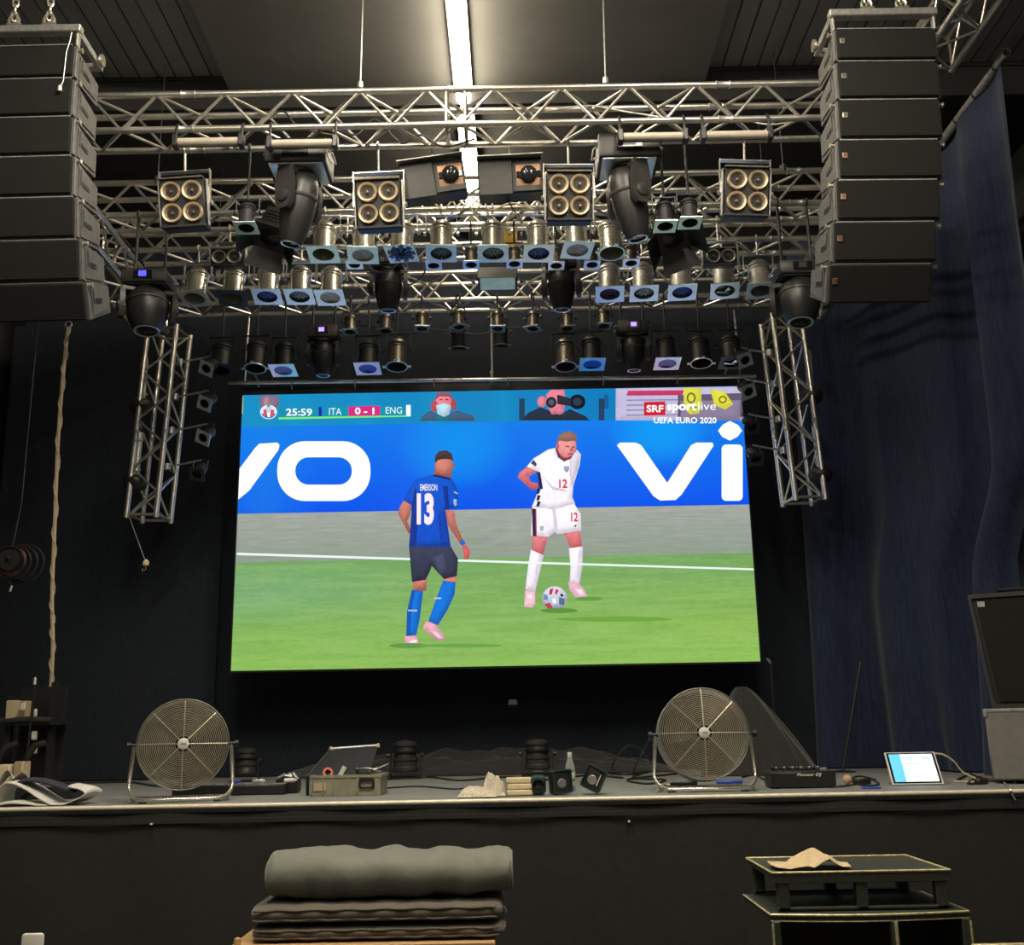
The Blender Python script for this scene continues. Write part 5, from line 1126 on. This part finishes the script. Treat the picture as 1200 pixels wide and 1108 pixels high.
# black cloths heaped at the back and over a stand
def heap(name, label, x0, x1, Y, h, mt, seed, dp=.5):
    def fn(u, v):
        x = x0+(x1-x0)*u; e = math.sin(math.pi*min(1, max(0, u)))**.5
        n = mnoise.noise(Vector((x*2.2, v*3, seed))); n2 = mnoise.noise(Vector((x*5+2*v, v*9, seed+3)))
        return (x, Y-dp*(1-v)+.05*n, STZ+.004+max(0, e*h*(v**.7)*(.8+.3*n+.22*n2)) if v > 0 else STZ+.004)
    m = MB(); m.grid(fn, 110, 22); return tag(link(name, m.mesh(name, mt)), label, 'cloth')
qa, qb = at(400, 905, 10.7), at(770, 905, 10.7)
heap('black_cloth_heap', 'long heap of folded black cloth along the foot of the backdrop', at(330, 905, 10.6).x, at(790, 905, 10.6).x, 10.80, .27, mat('heap_cloth', (.022, .021, .022), .9, 0, .2, 40, .2, sheen=.3), 3, .42)
def covered():
    pk = at(868, 806, 9.6); b0, b1 = at(835, 899, 9.3), at(925, 899, 9.3)
    def fn(u, v):
        cx = pk.x+.0; a_ = u*2*math.pi; t = 1-v
        rx_ = .05+(.50)*t**.8; ry_ = .05+.24*t**.9
        k = 1+.06*math.sin(a_*7+2*t)+.04*math.sin(a_*13)
        return (pk.x+.06*t+rx_*k*math.cos(a_)*(1.0 if math.cos(a_) > 0 else .8), 9.6+ry_*k*math.sin(a_), STZ+.004+(pk.z-STZ)*v)
    m = MB(); m.grid(fn, 72, 16); m.lathe([(0, 0), (.05, 0)], 12, c=(pk.x, 9.6, pk.z))
    tag(link('black_cover', m.mesh('black_cover', mat('cover_cloth', (.026, .024, .023), .92, 0, .2, 30, .2, sheen=.3))), 'black cloth draped over a stand behind the right fan', 'cloth')
covered()
q = at(601, 826, 10.855); T = thing('small_bracket', 'tiny dark bracket on the backdrop below the screen middle', 'bracket', q)
part('plate', BLKM, T, lambda m: m.box((0, 0.1, 0), (.10, .02, .06), bev=.006)); part('hood', ALUD, T, lambda m: m.prism([(-.05, 0), (.05, 0), (.035, .05), (-.035, .05)], (0, 0.09, 0), (1, 0, 0), (0, 0, 1), .05), smooth=False)

# ------------------------------------------------------------------ left end of the stage
m_ = MB(); RP = [at(x, y, 9.36) for x, y in ((80, 384), (74, 440), (68, 520), (64, 620), (61, 700), (62, 760), (58, 830), (53, 904))]
RP[-1].z = STZ+.014
ro = cable('pale twisted rope hanging from the side truss down to the stage at the left', RP, .017, ROPE, 'rope', 'rope')
m2 = MB(); pts2 = []
for i in range(90):
    t = i/89*(len(RP)-1); k = min(int(t), len(RP)-2); p = RP[k].lerp(RP[k+1], t-k); pts2.append(p+Vector((.019*math.cos(i*.9), .019*math.sin(i*.9), 0)))
m2.tube(pts2, .009, 5); link('rope_strand', m2.mesh('rope_strand', ROPE), ro)
hk = thing('rope_clamp', 'small grey clamp from which the pale rope hangs', 'clamp', RP[0]); part('ring', ALUD, hk, lambda m: m.tube([(.03*math.cos(t), 0, .03+.03*math.sin(t)) for t in [2*math.pi*i/14 for i in range(14)]], .008, 6, closed=True))
part('strap', BLK, hk, lambda m: m.tube([(0, 0, .05), (-.1, .1, .25), (-.05, .25, HF-.6-RP[0].z)], .010, 6))
# equipment rack with boxes
rk = at(38, 910, 8.9)
T = thing('equipment_rack', 'dark cable rack with pipe arms at the left end of the stage', 'rack', (rk.x, 8.9, STZ))
zr = at(38, 845, 8.9).z-STZ
part('post', BLKP, T, lambda m: m.box((.13, 0, at(60, 800, 8.9).z/2-STZ/2), (.05, .05, at(60, 800, 8.9).z-STZ)), smooth=False)
part('post', BLKP, T, lambda m: m.box((-.22, 0, zr/2+.1), (.05, .05, zr+.2)), smooth=False)
part('shelf', BLKP, T, lambda m: m.box((0, .05, .04), (.52, .4, .03)), smooth=False)
part('shelf', BLKP, T, lambda m: m.box((0, .05, zr-.02), (.46, .3, .03)), smooth=False)
part('back_panel', BLK, T, lambda m: m.box((-.03, .18, zr*.75), (.38, .02, zr*1.5)), smooth=False)
part('arm_pipe', BLKM, T, lambda m: m.tube([(-.36, -.1, zr-.0), (-.02, -.1, zr+.01), (.16, -.1, zr)], .024, 10))
for x in (-.22, .0): part('bent_hose', BLKM, T, lambda m: m.tube([(x-.02, -.10, .15), (x, -.13, .27), (x+.06, -.14, .36), (x+.14, -.13, .38)], .026, 10))
def box_at(name, label, x0, y0, x1, y1, D, mt, dp=.1, rot=0, group=None, zfix=None, cat='box'):
    a, b = at(x0, y1, D), at(x1, y0, D); wd, h = b.x-a.x, b.z-a.z
    T = thing(name, label, cat, ((a.x+b.x)/2, D+dp/2, a.z if zfix is None else zfix), (0, 0, R(rot)), group)
    part('body', mt, T, lambda m: m.box((0, 0, h/2), (wd, dp, h), bev=min(.008, h*.1)))
    part('front_panel', mt, T, lambda m: m.box((0, -dp/2-.001, h/2), (wd*.8, .004, h*.78), bev=.001))
    return T
zs = STZ+zr-.004
box_at('cardboard_box', 'larger yellowish cardboard box on the left rack', 5, 811, 21, 833, 8.78, CARD, .12, 12, zfix=zs+.02)
box_at('cardboard_box', 'smaller yellowish cardboard box beside the larger one on the left rack', 21, 812, 32, 833, 8.80, CARD, .10, -8, zfix=zs+.02)
box_at('wall_socket', 'white socket plate on the front of the small cardboard box', 23, 824, 29.5, 833, 8.735, WHITE, .02, 0, cat='socket')
for i, (y0, y1) in enumerate([(831, 841), (857, 868), (874, 884)]):
    box_at('socket_plate', '%s white socket plate on the rack post' % ['upper', 'middle', 'lower'][i], 36 if i else 39, y0, 43, y1, 8.845, WHITE, .025, 0, 'socket plates on the rack post', cat='socket')
box_at('cream_jug', 'cream canister at the picture edge on the left rack', -3, 872, 13, 898, 8.62, CREAM, .11, 6, zfix=STZ+.056)
box_at('cream_box', 'tall cream box standing on the left rack', 16, 877, 31, 906, 8.66, CARD, .10, -14, zfix=STZ+.056)
box_at('cream_board', 'narrow cream board standing right of the pale rope', 57.5, 881, 61, 905, 9.0, CARD, .03, 0, zfix=STZ+.001)
small('grey_tray', 'grey low tray on the floor right of the pale rope', 'tray', GREY, lambda m: [m.box((0, 0, .02), (.16, .12, .04), bev=.008), m.ring(rrect(-.085, -.065, .085, .065, .01), rrect(-.07, -.05, .07, .05, .01), (0, 0, .036), (1, 0, 0), (0, 1, 0), .012)], (onst(66, 903).x, 9.15, STZ+.0))
# round black thing with red rim up left
q = at(13, 657, 8.9); T = thing('hanging_reel', 'black cable reel with reddish rim hanging at the left picture edge', 'cable reel', q)
part('rim', mat('red_rim', (.20, .05, .03), .5, 0, .2), T, lambda m: m.tube([(.12*math.cos(t), .0, .12*math.sin(t)) for t in [2*math.pi*i/28 for i in range(28)]], .010, 8, closed=True))
part('drum', BLKM, T, lambda m: m.lathe([(0, -.05), (.09, -.05), (.09, .05), (0, .05)], 20, rot=Matrix.Rotation(R(90), 3, 'X')))
for i in range(5): part('spoke', BLKP, T, lambda m: m.tube([(0, -.06, 0), (.118*math.cos(i*1.257), -.01, .118*math.sin(i*1.257))], .009, 6))
for i in range(4): part('cable_turn', CABLE, T, lambda m: m.tube([((.13+.012*i)*math.cos(t)+.03*i, .03*i-.04, (.13+.01*i)*math.sin(t)-.02) for t in [2*math.pi*j/26 for j in range(26)]], .009, 6, closed=True))
part('hanger', CABLE, T, lambda m: m.tube([(0, 0, .12), (.02, .05, .5), (0, .1, HF-.6-q.z)], .007, 6))
q2 = at(13, 690, 8.85); part('white_tag', WHITE, T, lambda m: m.box(q2-q, (.014, .006, .05), Matrix.Rotation(R(15), 3, 'Y')))
part('tag_cord', CABLE, T, lambda m: m.tube([(0, -.02, -.12), q2-q+Vector((0, 0, .02))], .004, 5))
q = at(41, 798, 8.7); T = thing('hanging_tip', 'pale cable tip on a thin mast above the left rack', 'cable', q)
part('tip', WHITE, T, lambda m: m.lathe([(0, .03), (.010, .02), (.012, -.03), (0, -.035)], 8)); part('mast', BLKP, T, lambda m: m.tube([(0, 0, -.03), (-.02, .0, STZ-q.z+.002)], .009, 6))
# black case and the white folded thing
a, b = onst(0, 930), onst(88, 920)
T = thing('flat_case', 'long flat black case with grey lid edge at the left end of the stage', 'case', (at(40, 918, 7.9).x-.2, 8.0, STZ))
part('body', BLKP, T, lambda m: m.box((0, 0, .045), (1.0, .30, .09), bev=.006)); part('lid_edge', ALUD, T, lambda m: m.box((0, -.15, .088), (1.0, .008, .012))); part('latch', BOLT, T, lambda m: m.box((.2, -.153, .07), (.05, .008, .03), bev=.002))
small('paper_roll', 'white paper peaked like a tent on the flat black case', 'paper', WHITE, lambda m: m.grid(lambda u, v: ((u-.5)*.20, (v-.5)*.10, .085*max(0, 1-abs(u-.5)*2)**.8*(1-.5*v)), 14, 5), (at(26, 905, 7.9).x, 7.95, STZ+.099))
small('paper_roll', 'white torn paper leaning beside the cream canister', 'paper', WHITE, lambda m: m.grid(lambda u, v: ((u-.5)*.12, (v-.5)*.08, .10*math.sin(math.pi*u)*(1-.4*v)), 10, 5), (at(6, 905, 7.9).x, 7.97, STZ+.099))
small('red_white_pack', 'small red and white pack lying on the flat black case', 'pack', ORANGE, lambda m: m.box((0, 0, .02), (.05, .04, .035), bev=.006), (at(38, 899, 7.9).x, 7.98, STZ+.096), (0, R(8), R(30)))
WB = mat('white_vinyl', (.78, .74, .68), .45, 0, .05, 8)
T = thing('white_bag', 'white folded plastic bag arched under dark cloth at the left stage edge', 'bag', (at(45, 943, 7.2).x, 7.2, STZ))
def sheet(m, pts, y0, y1, skew=0., th=.006):
    P_ = [at(x, y, 7.2)-T.location for x, y in pts]; out = []
    for i in range(len(P_)-1):
        a_, b_, c_, d_ = P_[max(i-1, 0)], P_[i], P_[i+1], P_[min(i+2, len(P_)-1)]
        for k in range(5):
            t = k/5; out.append(.5*((2*b_)+(c_-a_)*t+(2*a_-5*b_+4*c_-d_)*t*t+(3*b_-a_-3*c_+d_)*t**3))
    out.append(P_[-1]); n = len(out)
    for sgn in (0, 1):
        off = len(m.v)
        vs = []
        for j in range(7):
            for i, q in enumerate(out):
                v = j/6; dn = .012*math.sin(math.pi*v)+.006*mnoise.noise(Vector((i*.25, v*3, 2)))
                vs.append((q.x+skew*v, y0+(y1-y0)*v, max(.002, q.z+dn-sgn*th)))
        m.add(vs, [(j*n+i, j*n+i+1, (j+1)*n+i+1, (j+1)*n+i) for j in range(6) for i in range(n-1)])
    b0 = 7*n; e = [(i, i+1, b0+i+1, b0+i) for i in range(n-1)]; m.f += [tuple(len(m.v)-14*n+q for q in f) for f in e]
part('upper_sheet', WB, T, lambda m: sheet(m, [(-2, 944), (-1, 930), (4, 921), (14, 917), (26, 920), (45, 931), (64, 942), (72, 943), (84, 940), (101, 932), (103, 928), (97, 924), (84, 921)], -.06, .16, .03))
part('lower_sheet', WB, T, lambda m: sheet(m, [(-2, 945), (10, 941), (28, 940), (48, 943), (66, 945)], -.08, .10, .0))
part('dark_cloth', mat('navy_cloth', (.035, .038, .055), .85, 0, .2, 20, .2), T, lambda m: sheet(m, [(20, 917), (30, 914), (46, 915), (60, 919), (76, 924), (88, 928)], -.03, .12, .02, .012))
part('dark_inside', BLKP, T, lambda m: sheet(m, [(12, 942), (26, 932), (36, 930), (50, 937), (58, 943)], .02, .14, .0))  # dark sheet stands in for the shade inside the fold's opening
# ------------------------------------------------------------------ right end of the stage
D = 7.75; a = at(1163, 916, D)
T = thing('grey_case', 'grey case at the right picture edge under the black monitor speaker', 'case', (a.x+.42, D-.02, STZ), (0, 0, R(-26)))
hc_ = at(1163, 831, D).z-STZ
part('body', GREY, T, lambda m: m.box((0, 0, hc_/2+.01), (.76, .56, hc_-.02), bev=.012)); part('lid_edge', ALUD, T, lambda m: m.box((0, -.281, hc_-.012), (.76, .01, .022), bev=.003)); part('corner', ALUD, T, lambda m: m.box((-.375, -.275, hc_-.03), (.03, .03, .06), bev=.008))
for s_ in (-1, 1): part('foot', BLKP, T, lambda m: m.box((s_*.3, -.2, .006), (.06, .06, .012)))
w0 = at(1162, 698, D+.02); h2 = w0.z-STZ-hc_
T = thing('monitor_speaker', 'black wedge monitor speaker with grey rounded edge on the grey case', 'speaker', (a.x+.45, D+.0, STZ+hc_), (0, 0, R(-27)))
def mon(m):
    P_ = [(-.42, h2-.01), (-.40, h2), (.40, h2), (.40, .0), (-.32, .0), (-.345, .02)]
    m.prism(P_, (0, .25, 0), (1, 0, 0), (0, 0, 1), .5)
part('cabinet', BLKP, T, mon, smooth=False)
def frame_m(m):
    O = [(-.42, h2-.012), (-.405, h2), (-.2, h2), (0, h2), (.40, h2), (.40, .0), (0, 0), (-.30, .0), (-.335, .006), (-.345, .02)]
    I = [(-.395, h2-.03), (-.38, h2-.03), (-.2, h2-.03), (0, h2-.03), (.37, h2-.03), (.37, .03), (0, .03), (-.29, .03), (-.315, .035), (-.322, .05)]
    m.ring(O, I, (0, -.25, 0), (1, 0, 0), (0, 0, 1), .02)
part('edge_frame', BLKM, T, frame_m, smooth=False)
part('grille', GRILLE, T, lambda m: m.prism([(-.37, h2-.045), (.36, h2-.045), (.36, .045), (-.29, .045)], (0, -.255, 0), (1, 0, 0), (0, 0, 1), .008), smooth=False)
part('badge', ALUD, T, lambda m: m.box((-.335, -.268, h2-.075), (.05, .006, .04), bev=.002)); part('top_handle', BLKG, T, lambda m: m.tube([(-.22, -.1, h2), (-.22, -.1, h2+.035), (.1, -.1, h2+.035), (.1, -.1, h2)], .014, 8))
T = thing('wall_box', 'black wall box with small white tag above the monitor speaker', 'box', (at(1200, 660, 8.6).x+.12, 8.6, at(1190, 690, 8.6).z))
part('body', BLKP, T, lambda m: m.box((0, .05, .12), (.36, .10, .30), bev=.01)); part('tag', WHITE, T, lambda m: m.box((-.165, -.004, .19), (.045, .006, .05), bev=.002)); part('lever', ALUD, T, lambda m: m.box((-.21, -.004, .20), (.09, .008, .012)))
part('wall_arm', BLKP, T, lambda m: m.box(((XR-T.location.x)/2, .06, .12), (XR-T.location.x-.02, .05, .05)))

# ------------------------------------------------------------------ in front of the stage
# wooden bench with the floor cushions
D0 = 5.25; zb = at(440, 1107, D0).z; xa, xb = at(268, 1104, D0).x, at(580, 1104, D0).x
T = thing('wooden_bench', 'pale wooden pallet bench under the brown cushions', 'bench', ((xa+xb)/2, D0+.4, 0))
bw = xb-xa
for i in range(6): part('board', WOOD, T, lambda m: m.box((0, 0, 0), (bw, .118, .022), bev=.004), 'bboard', Matrix.Translation((0, -.34+.135*i, zb-.012)))
for x in (-bw/2+.06, 0, bw/2-.06):
    part('beam', WOOD, T, lambda m: m.box((0, 0, 0), (.09, .79, .09), bev=.004), 'bbeam', Matrix.Translation((x, 0, zb-.069)))
    for y in (-.33, .33): part('leg', WOOD, T, lambda m: m.box((0, 0, (zb-.114)/2), (.085, .085, zb-.114), bev=.004), 'bleg', Matrix.Translation((x, y, 0)))
part('corner_peg', WOOD, T, lambda m: m.lathe([(0, .035), (.014, .03), (.018, .015), (.016, 0)], 12), None, Matrix.Translation((-bw/2+.03, -.36, zb-.001)))
def mattress(label, x0, x1, z0, z1, dy, seed, tufts=7):
    wd = x1-x0; h = z1-z0; dpt = .70
    T = thing('floor_mattress', label, 'mattress', ((x0+x1)/2, D0+.40+dy, z0), None, 'brown mattresses on the bench')
    def fn(u, v):           # closed loop around the section (v), along x (u)
        a = v*2*math.pi; cx, cy = math.cos(a), math.sin(a); px = abs(cx)**.30*math.copysign(1, cx); py = abs(cy)**.62*math.copysign(1, cy)
        e = max(.0, 1-(abs(u-.5)*2)**26)**.5
        puf = math.sin(u*tufts*2*math.pi+seed); fr = max(0, -cx)**2+max(0, cx)**2
        ridge = .5+.5*math.cos(cy*math.pi*2.0)                     # two rolls along the front
        z = h/2+h/2*py*(.30+.70*e)*(.93+.05*puf*(1-fr)+.05*mnoise.noise(Vector((u*6, v*8, seed))))
        y = dpt/2*px*(.55+.45*e)*(.972+.022*ridge*fr+.008*puf*fr)
        return ((u-.5)*wd*(1+.010*mnoise.noise(Vector((v*7, seed, 0)))), y, max(.001, min(h, z)))
    mb = MB(); mb.grid(fn, 110, 44); n = 111
    mb.f.append(tuple(j*n for j in range(44))); mb.f.append(tuple(j*n+110 for j in range(43, -1, -1)))
    link('cover', mb.mesh('cover', MATTR), T)
    for zz in (.74, .27):
        part('seam_piping', MATTR, T, lambda m: m.tube([((u-.5)*wd*.95, -dpt/2*.982+.002*math.sin(u*tufts*6.283+seed), h*zz+.0015*math.sin(u*tufts*6.283+seed)) for u in [i/80 for i in range(81)]], .006, 6))
    for i in range(tufts):
        part('tuft', BLK, T, lambda m: m.lathe([(0, .006), (.012, .003), (.014, -.004), (0, -.006)], 8), 'tuft', Matrix.Translation(((i+.5)/tufts*wd-wd/2, -dpt/2*.95, h*.5)) @ Matrix.Rotation(R(90), 4, 'X'))
z1 = at(440, 1107, D0).z+.001; z2 = at(440, 1088, D0).z; z3 = at(440, 1066, D0).z
xl, xr = at(284, 1085, D0).x, at(592, 1085, D0).x
mattress('brown quilted mattress lying directly on the wooden bench', xl+.01, xr+.0, z1, z2, 0, 1)
mattress('brown quilted mattress lying on the lower one, under the grey bolster', xl, xr-.01, z2+.001, z3+.012, .015, 3)
def bolster():
    x0, x1 = at(307, 1050, D0+.12).x, at(600, 1050, D0+.12).x; wd = x1-x0; zb_ = z3+.013; h = .215
    T = thing('bolster_cushion', 'long plump grey-green bolster lying on top of the brown mattresses', 'cushion', ((x0+x1)/2, D0+.36, zb_))
    def fn(u, v):
        a = v*2*math.pi; cx, cy = math.cos(a), math.sin(a); px = abs(cx)**.8*math.copysign(1, cx); py = abs(cy)**.8*math.copysign(1, cy)
        e = max(.0, 1-(abs(u-.5)*2)**14)**.5; e2 = .80+.20*e
        wr = mnoise.noise(Vector((u*9, v*5, 2)))*.09+mnoise.noise(Vector((u*24, v*7, 5)))*.035+mnoise.noise(Vector((u*30, v*9, 6)))*.08*(1.02-e)+.03*abs(mnoise.noise(Vector((u*14+v*4, v*3, 8))))
        sag = 1+.07*math.sin(u*5.2+.6)
        y = .23*px*(e2+wr*.5); z = h/2*(1+py*(.76+.24*e)*sag*(1+wr*2.0)-.010*max(0, mnoise.noise(Vector((u*26+v*16, v*6, 11))))*(abs(cy) > .2))
        return ((u-.5)*wd*(1+.012*wr), y, max(.001, z))
    mb = MB(); mb.grid(fn, 90, 36); n = 91
    mb.f.append(tuple(j*n for j in range(36))); mb.f.append(tuple(j*n+90 for j in range(35, -1, -1)))
    link('cover', mb.mesh('cover', PILLOW), T)
    part('end_seam', PILLOW, T, lambda m: m.tube([((-.499+.0*t)*wd, .23*.80*math.copysign(abs(math.cos(t))**.8, math.cos(t)), h/2+h/2*.76*math.copysign(abs(math.sin(t))**.8, math.sin(t))) for t in [2*math.pi*i/24 for i in range(24)]], .006, 6, closed=True))
    part('end_seam', PILLOW, T, lambda m: m.tube([(.499*wd, .23*.80*math.copysign(abs(math.cos(t))**.8, math.cos(t)), h/2+h/2*.76*math.copysign(abs(math.sin(t))**.8, math.sin(t))) for t in [2*math.pi*i/24 for i in range(24)]], .006, 6, closed=True))
bolster()

# subwoofer with the riser on top
D1 = 5.3; p0, p1 = at(903, 1073, D1), at(1135, 1066, D1); swd = p1.x-p0.x; sz_ = (p0.z+p1.z)/2
SDP = atz(867, 1052, sz_).y-D1+.1
T = thing('subwoofer', 'black double subwoofer with lamplight painted on its edges in front of the stage', 'speaker', ((p0.x+p1.x)/2, D1+.0, 0))
bow = .05
def bowed(n=12): return [(-swd/2+swd*i/n, -bow*math.sin(math.pi*i/n)) for i in range(n+1)]
part('top_panel', SUBM, T, lambda m: m.prism(bowed()+[(swd/2, SDP), (-swd/2, SDP)], (0, 0, sz_-.03), (1, 0, 0), (0, 1, 0), .03), smooth=False)
part('bottom_panel', SUBM, T, lambda m: m.prism(bowed()+[(swd/2, SDP), (-swd/2, SDP)], (0, 0, .03), (1, 0, 0), (0, 1, 0), .03), smooth=False)
for s_ in (-1, 1):
    part('side_panel', SUBM, T, lambda m: m.box((s_*(swd/2-.012), SDP/2, sz_/2), (.024, SDP, sz_-.06)), smooth=False)
    part('front_post', SUBM, T, lambda m: m.box((s_*(swd/2-.022), -.002, sz_/2), (.04, .03, sz_-.06), bev=.006), smooth=False)
    part('lit_post_edge', PALE_EDGE, T, lambda m: m.box((s_*(swd/2-.004), -.016, sz_/2), (.010, .006, sz_-.08)), smooth=False)
part('divider', SUBM, T, lambda m: m.box((swd*.10, -bow*.9, sz_/2), (.03, .06, sz_-.06), bev=.004), smooth=False)
part('divider_edge', PALE_EDGE, T, lambda m: m.box((swd*.10, -bow*.9-.031, sz_/2), (.014, .004, sz_-.06)), smooth=False)
part('back_panel', BLK, T, lambda m: m.box((0, SDP*.45, sz_/2), (swd-.05, .02, sz_-.06)), smooth=False)
part('lit_front_edge', PALE_EDGE, T, lambda m: m.tube([(x, y-.002, sz_-.004) for x, y in bowed(16)], .0065, 6))  # pale strips stand for lamplight along the cabinet edges
part('lit_front_lip', PALE_EDGE, T, lambda m: m.tube([(x, y+.001, sz_-.031) for x, y in bowed(16)], .0035, 5))
for s_ in (-1, 1): part('lit_side_edge', PALE_EDGE, T, lambda m: m.tube([(s_*(swd/2), 0, sz_-.004), (s_*(swd/2), SDP, sz_-.004)], .0055, 6))
for x in (-.22, .30): part('cone', BLKP, T, lambda m: m.lathe([(.17, 0), (.165, .012), (.15, .0), (.07, .07), (.06, .06), (0, .05)], 28, c=(x*swd, SDP*.42, sz_*.5), rot=Matrix.Rotation(R(90), 3, 'X')))
# riser standing on the subwoofer
f0, f1 = at(905, 1024, D1+.03), at(1113, 1018, D1+.03); rwd = f1.x-f0.x; rz = (f0.z+f1.z)/2; rdp = SDP-.02
T = thing('dolly_riser', 'black open riser with lamplight painted on its rim standing on the subwoofer', 'riser', ((f0.x+f1.x)/2, D1+.03, sz_+.0055)); hh = rz-sz_-.0055
part('top_board', SUBM, T, lambda m: m.box((0, rdp/2, hh-.018), (rwd, rdp, .022)), smooth=False)
part('front_rim', PALE_EDGE, T, lambda m: m.tube([(-rwd/2, 0, hh-.003), (rwd/2, 0, hh-.003)], .006, 6)); part('back_rim', PALE_EDGE, T, lambda m: m.tube([(-rwd/2, rdp, hh-.003), (rwd/2, rdp, hh-.003)], .006, 6))  # pale rims stand for lamplight on the riser's edges
for s_ in (-1, 1): part('side_rim', PALE_EDGE, T, lambda m: m.tube([(s_*rwd/2, 0, hh-.003), (s_*rwd/2, rdp, hh-.003)], .006, 6))
part('front_fascia', SUBM, T, lambda m: m.box((0, .006, hh-.03), (rwd, .014, .045), bev=.003), smooth=False)
for y in (.03, rdp-.03):
    for x in (-rwd/2+.05, .0, rwd/2-.045): part('post', SUBM, T, lambda m: m.box((x, y, (hh-.03)/2), (.055, .05, hh-.03), bev=.004), smooth=False)
for y in (.03, rdp-.03): part('base_rail', SUBM, T, lambda m: m.box((0, y, .008), (rwd-.04, .05, .014), bev=.003), smooth=False)
def cloth():
    q = at(948, 1018, D1+.2)
    def fn(u, v):
        x, y = (u-.5), (v-.5); n = mnoise.noise(Vector((x*4, y*4, 3)))
        z = .005+.062*max(0, 1-abs(x-.10+.25*y)/.34-abs(y-.05)*.9)+.016*abs(n)+.012*abs(math.sin(x*9+y*6+2*n))*(1-abs(x)*1.2)
        return (x*.38*(1-.22*abs(y)+.10*n), y*.24*(1+.2*n)-.02*math.sin(u*7), z)
    m = MB(); m.grid(fn, 40, 24); o = link('beige_cloth', m.mesh('beige_cloth', CLOTH)); o.location = (q.x, D1+.03+.17, rz+.004); tag(o, 'beige cloth crumpled on top of the black riser', 'cloth')
cloth()
# bits at the picture's lower edge
q = at(25, 1100, 5.0); T = thing('white_chair', 'white plastic chair whose back just shows in the lower left corner', 'chair', (q.x, 5.0, 0)); zt_ = q.z
part('back', WHITE, T, lambda m: m.box((0, .12, zt_-.16), (.10, .03, .32), bev=.014)); part('seat', WHITE, T, lambda m: m.box((0, -.08, .30), (.34, .36, .03), bev=.012))
for x in (-.14, .14):
    for y in (-.23, .08): part('leg', WHITE, T, lambda m: m.box((x, y, .143), (.035, .035, .286), bev=.006))
q = at(1139, 1107, 5.15); T = thing('leaning_board', 'black board with pale top edge just showing right of the subwoofer', 'board', (q.x+.20, 5.15, 0))
part('panel', SUBM, T, lambda m: m.box((0, 0, q.z/2-.005), (.40, .03, q.z-.01), bev=.004)); part('top_rim', PALE_EDGE, T, lambda m: m.box((0, 0, q.z-.008), (.40, .034, .016), bev=.004))  # top edge paler than the panel
part('foot', BLKP, T, lambda m: m.box((0, .05, .02), (.36, .16, .04)))

for (px, y0, y1, D, lab, tip) in ((903, 777, 893, 10.15, 'thin black pole with pale tip standing behind the black cover', 1), (1009, 775, 898, 9.7, 'thin dark rod leaning in front of the right curtain', 0)):
    a = at(px, y0, D); T = thing('stand_pole', lab, 'pole', (a.x, D, STZ)); dz = a.z-STZ; k = .0 if tip else -.25
    part('pole', BLKP, T, lambda m: m.tube([(k, 0, .01), (0, 0, dz)], .010 if tip else .014, 8))
    part('foot', BLKP, T, lambda m: m.lathe([(0, .02), (.03, .018), (.11, .006), (.11, 0), (0, 0)], 16, c=(k, 0, 0)))
    if tip: part('tip', ALUD, T, lambda m: m.tube([(0, 0, dz-.005), (-.02, 0, dz+.03), (-.035, 0, dz+.035)], .011, 8))
cable('black cable arching up behind the right fan on its left side', [atz(742, 905, STZ+.01), at(752, 884, 8.6), at(768, 866, 8.5), atz(790, 902, STZ+.02)], .008)
cable('thin black cable looping up left of the right fan', [atz(715, 902, STZ+.01), at(728, 880, 9.0), at(748, 876, 8.8), atz(770, 904, STZ+.02)], .007)
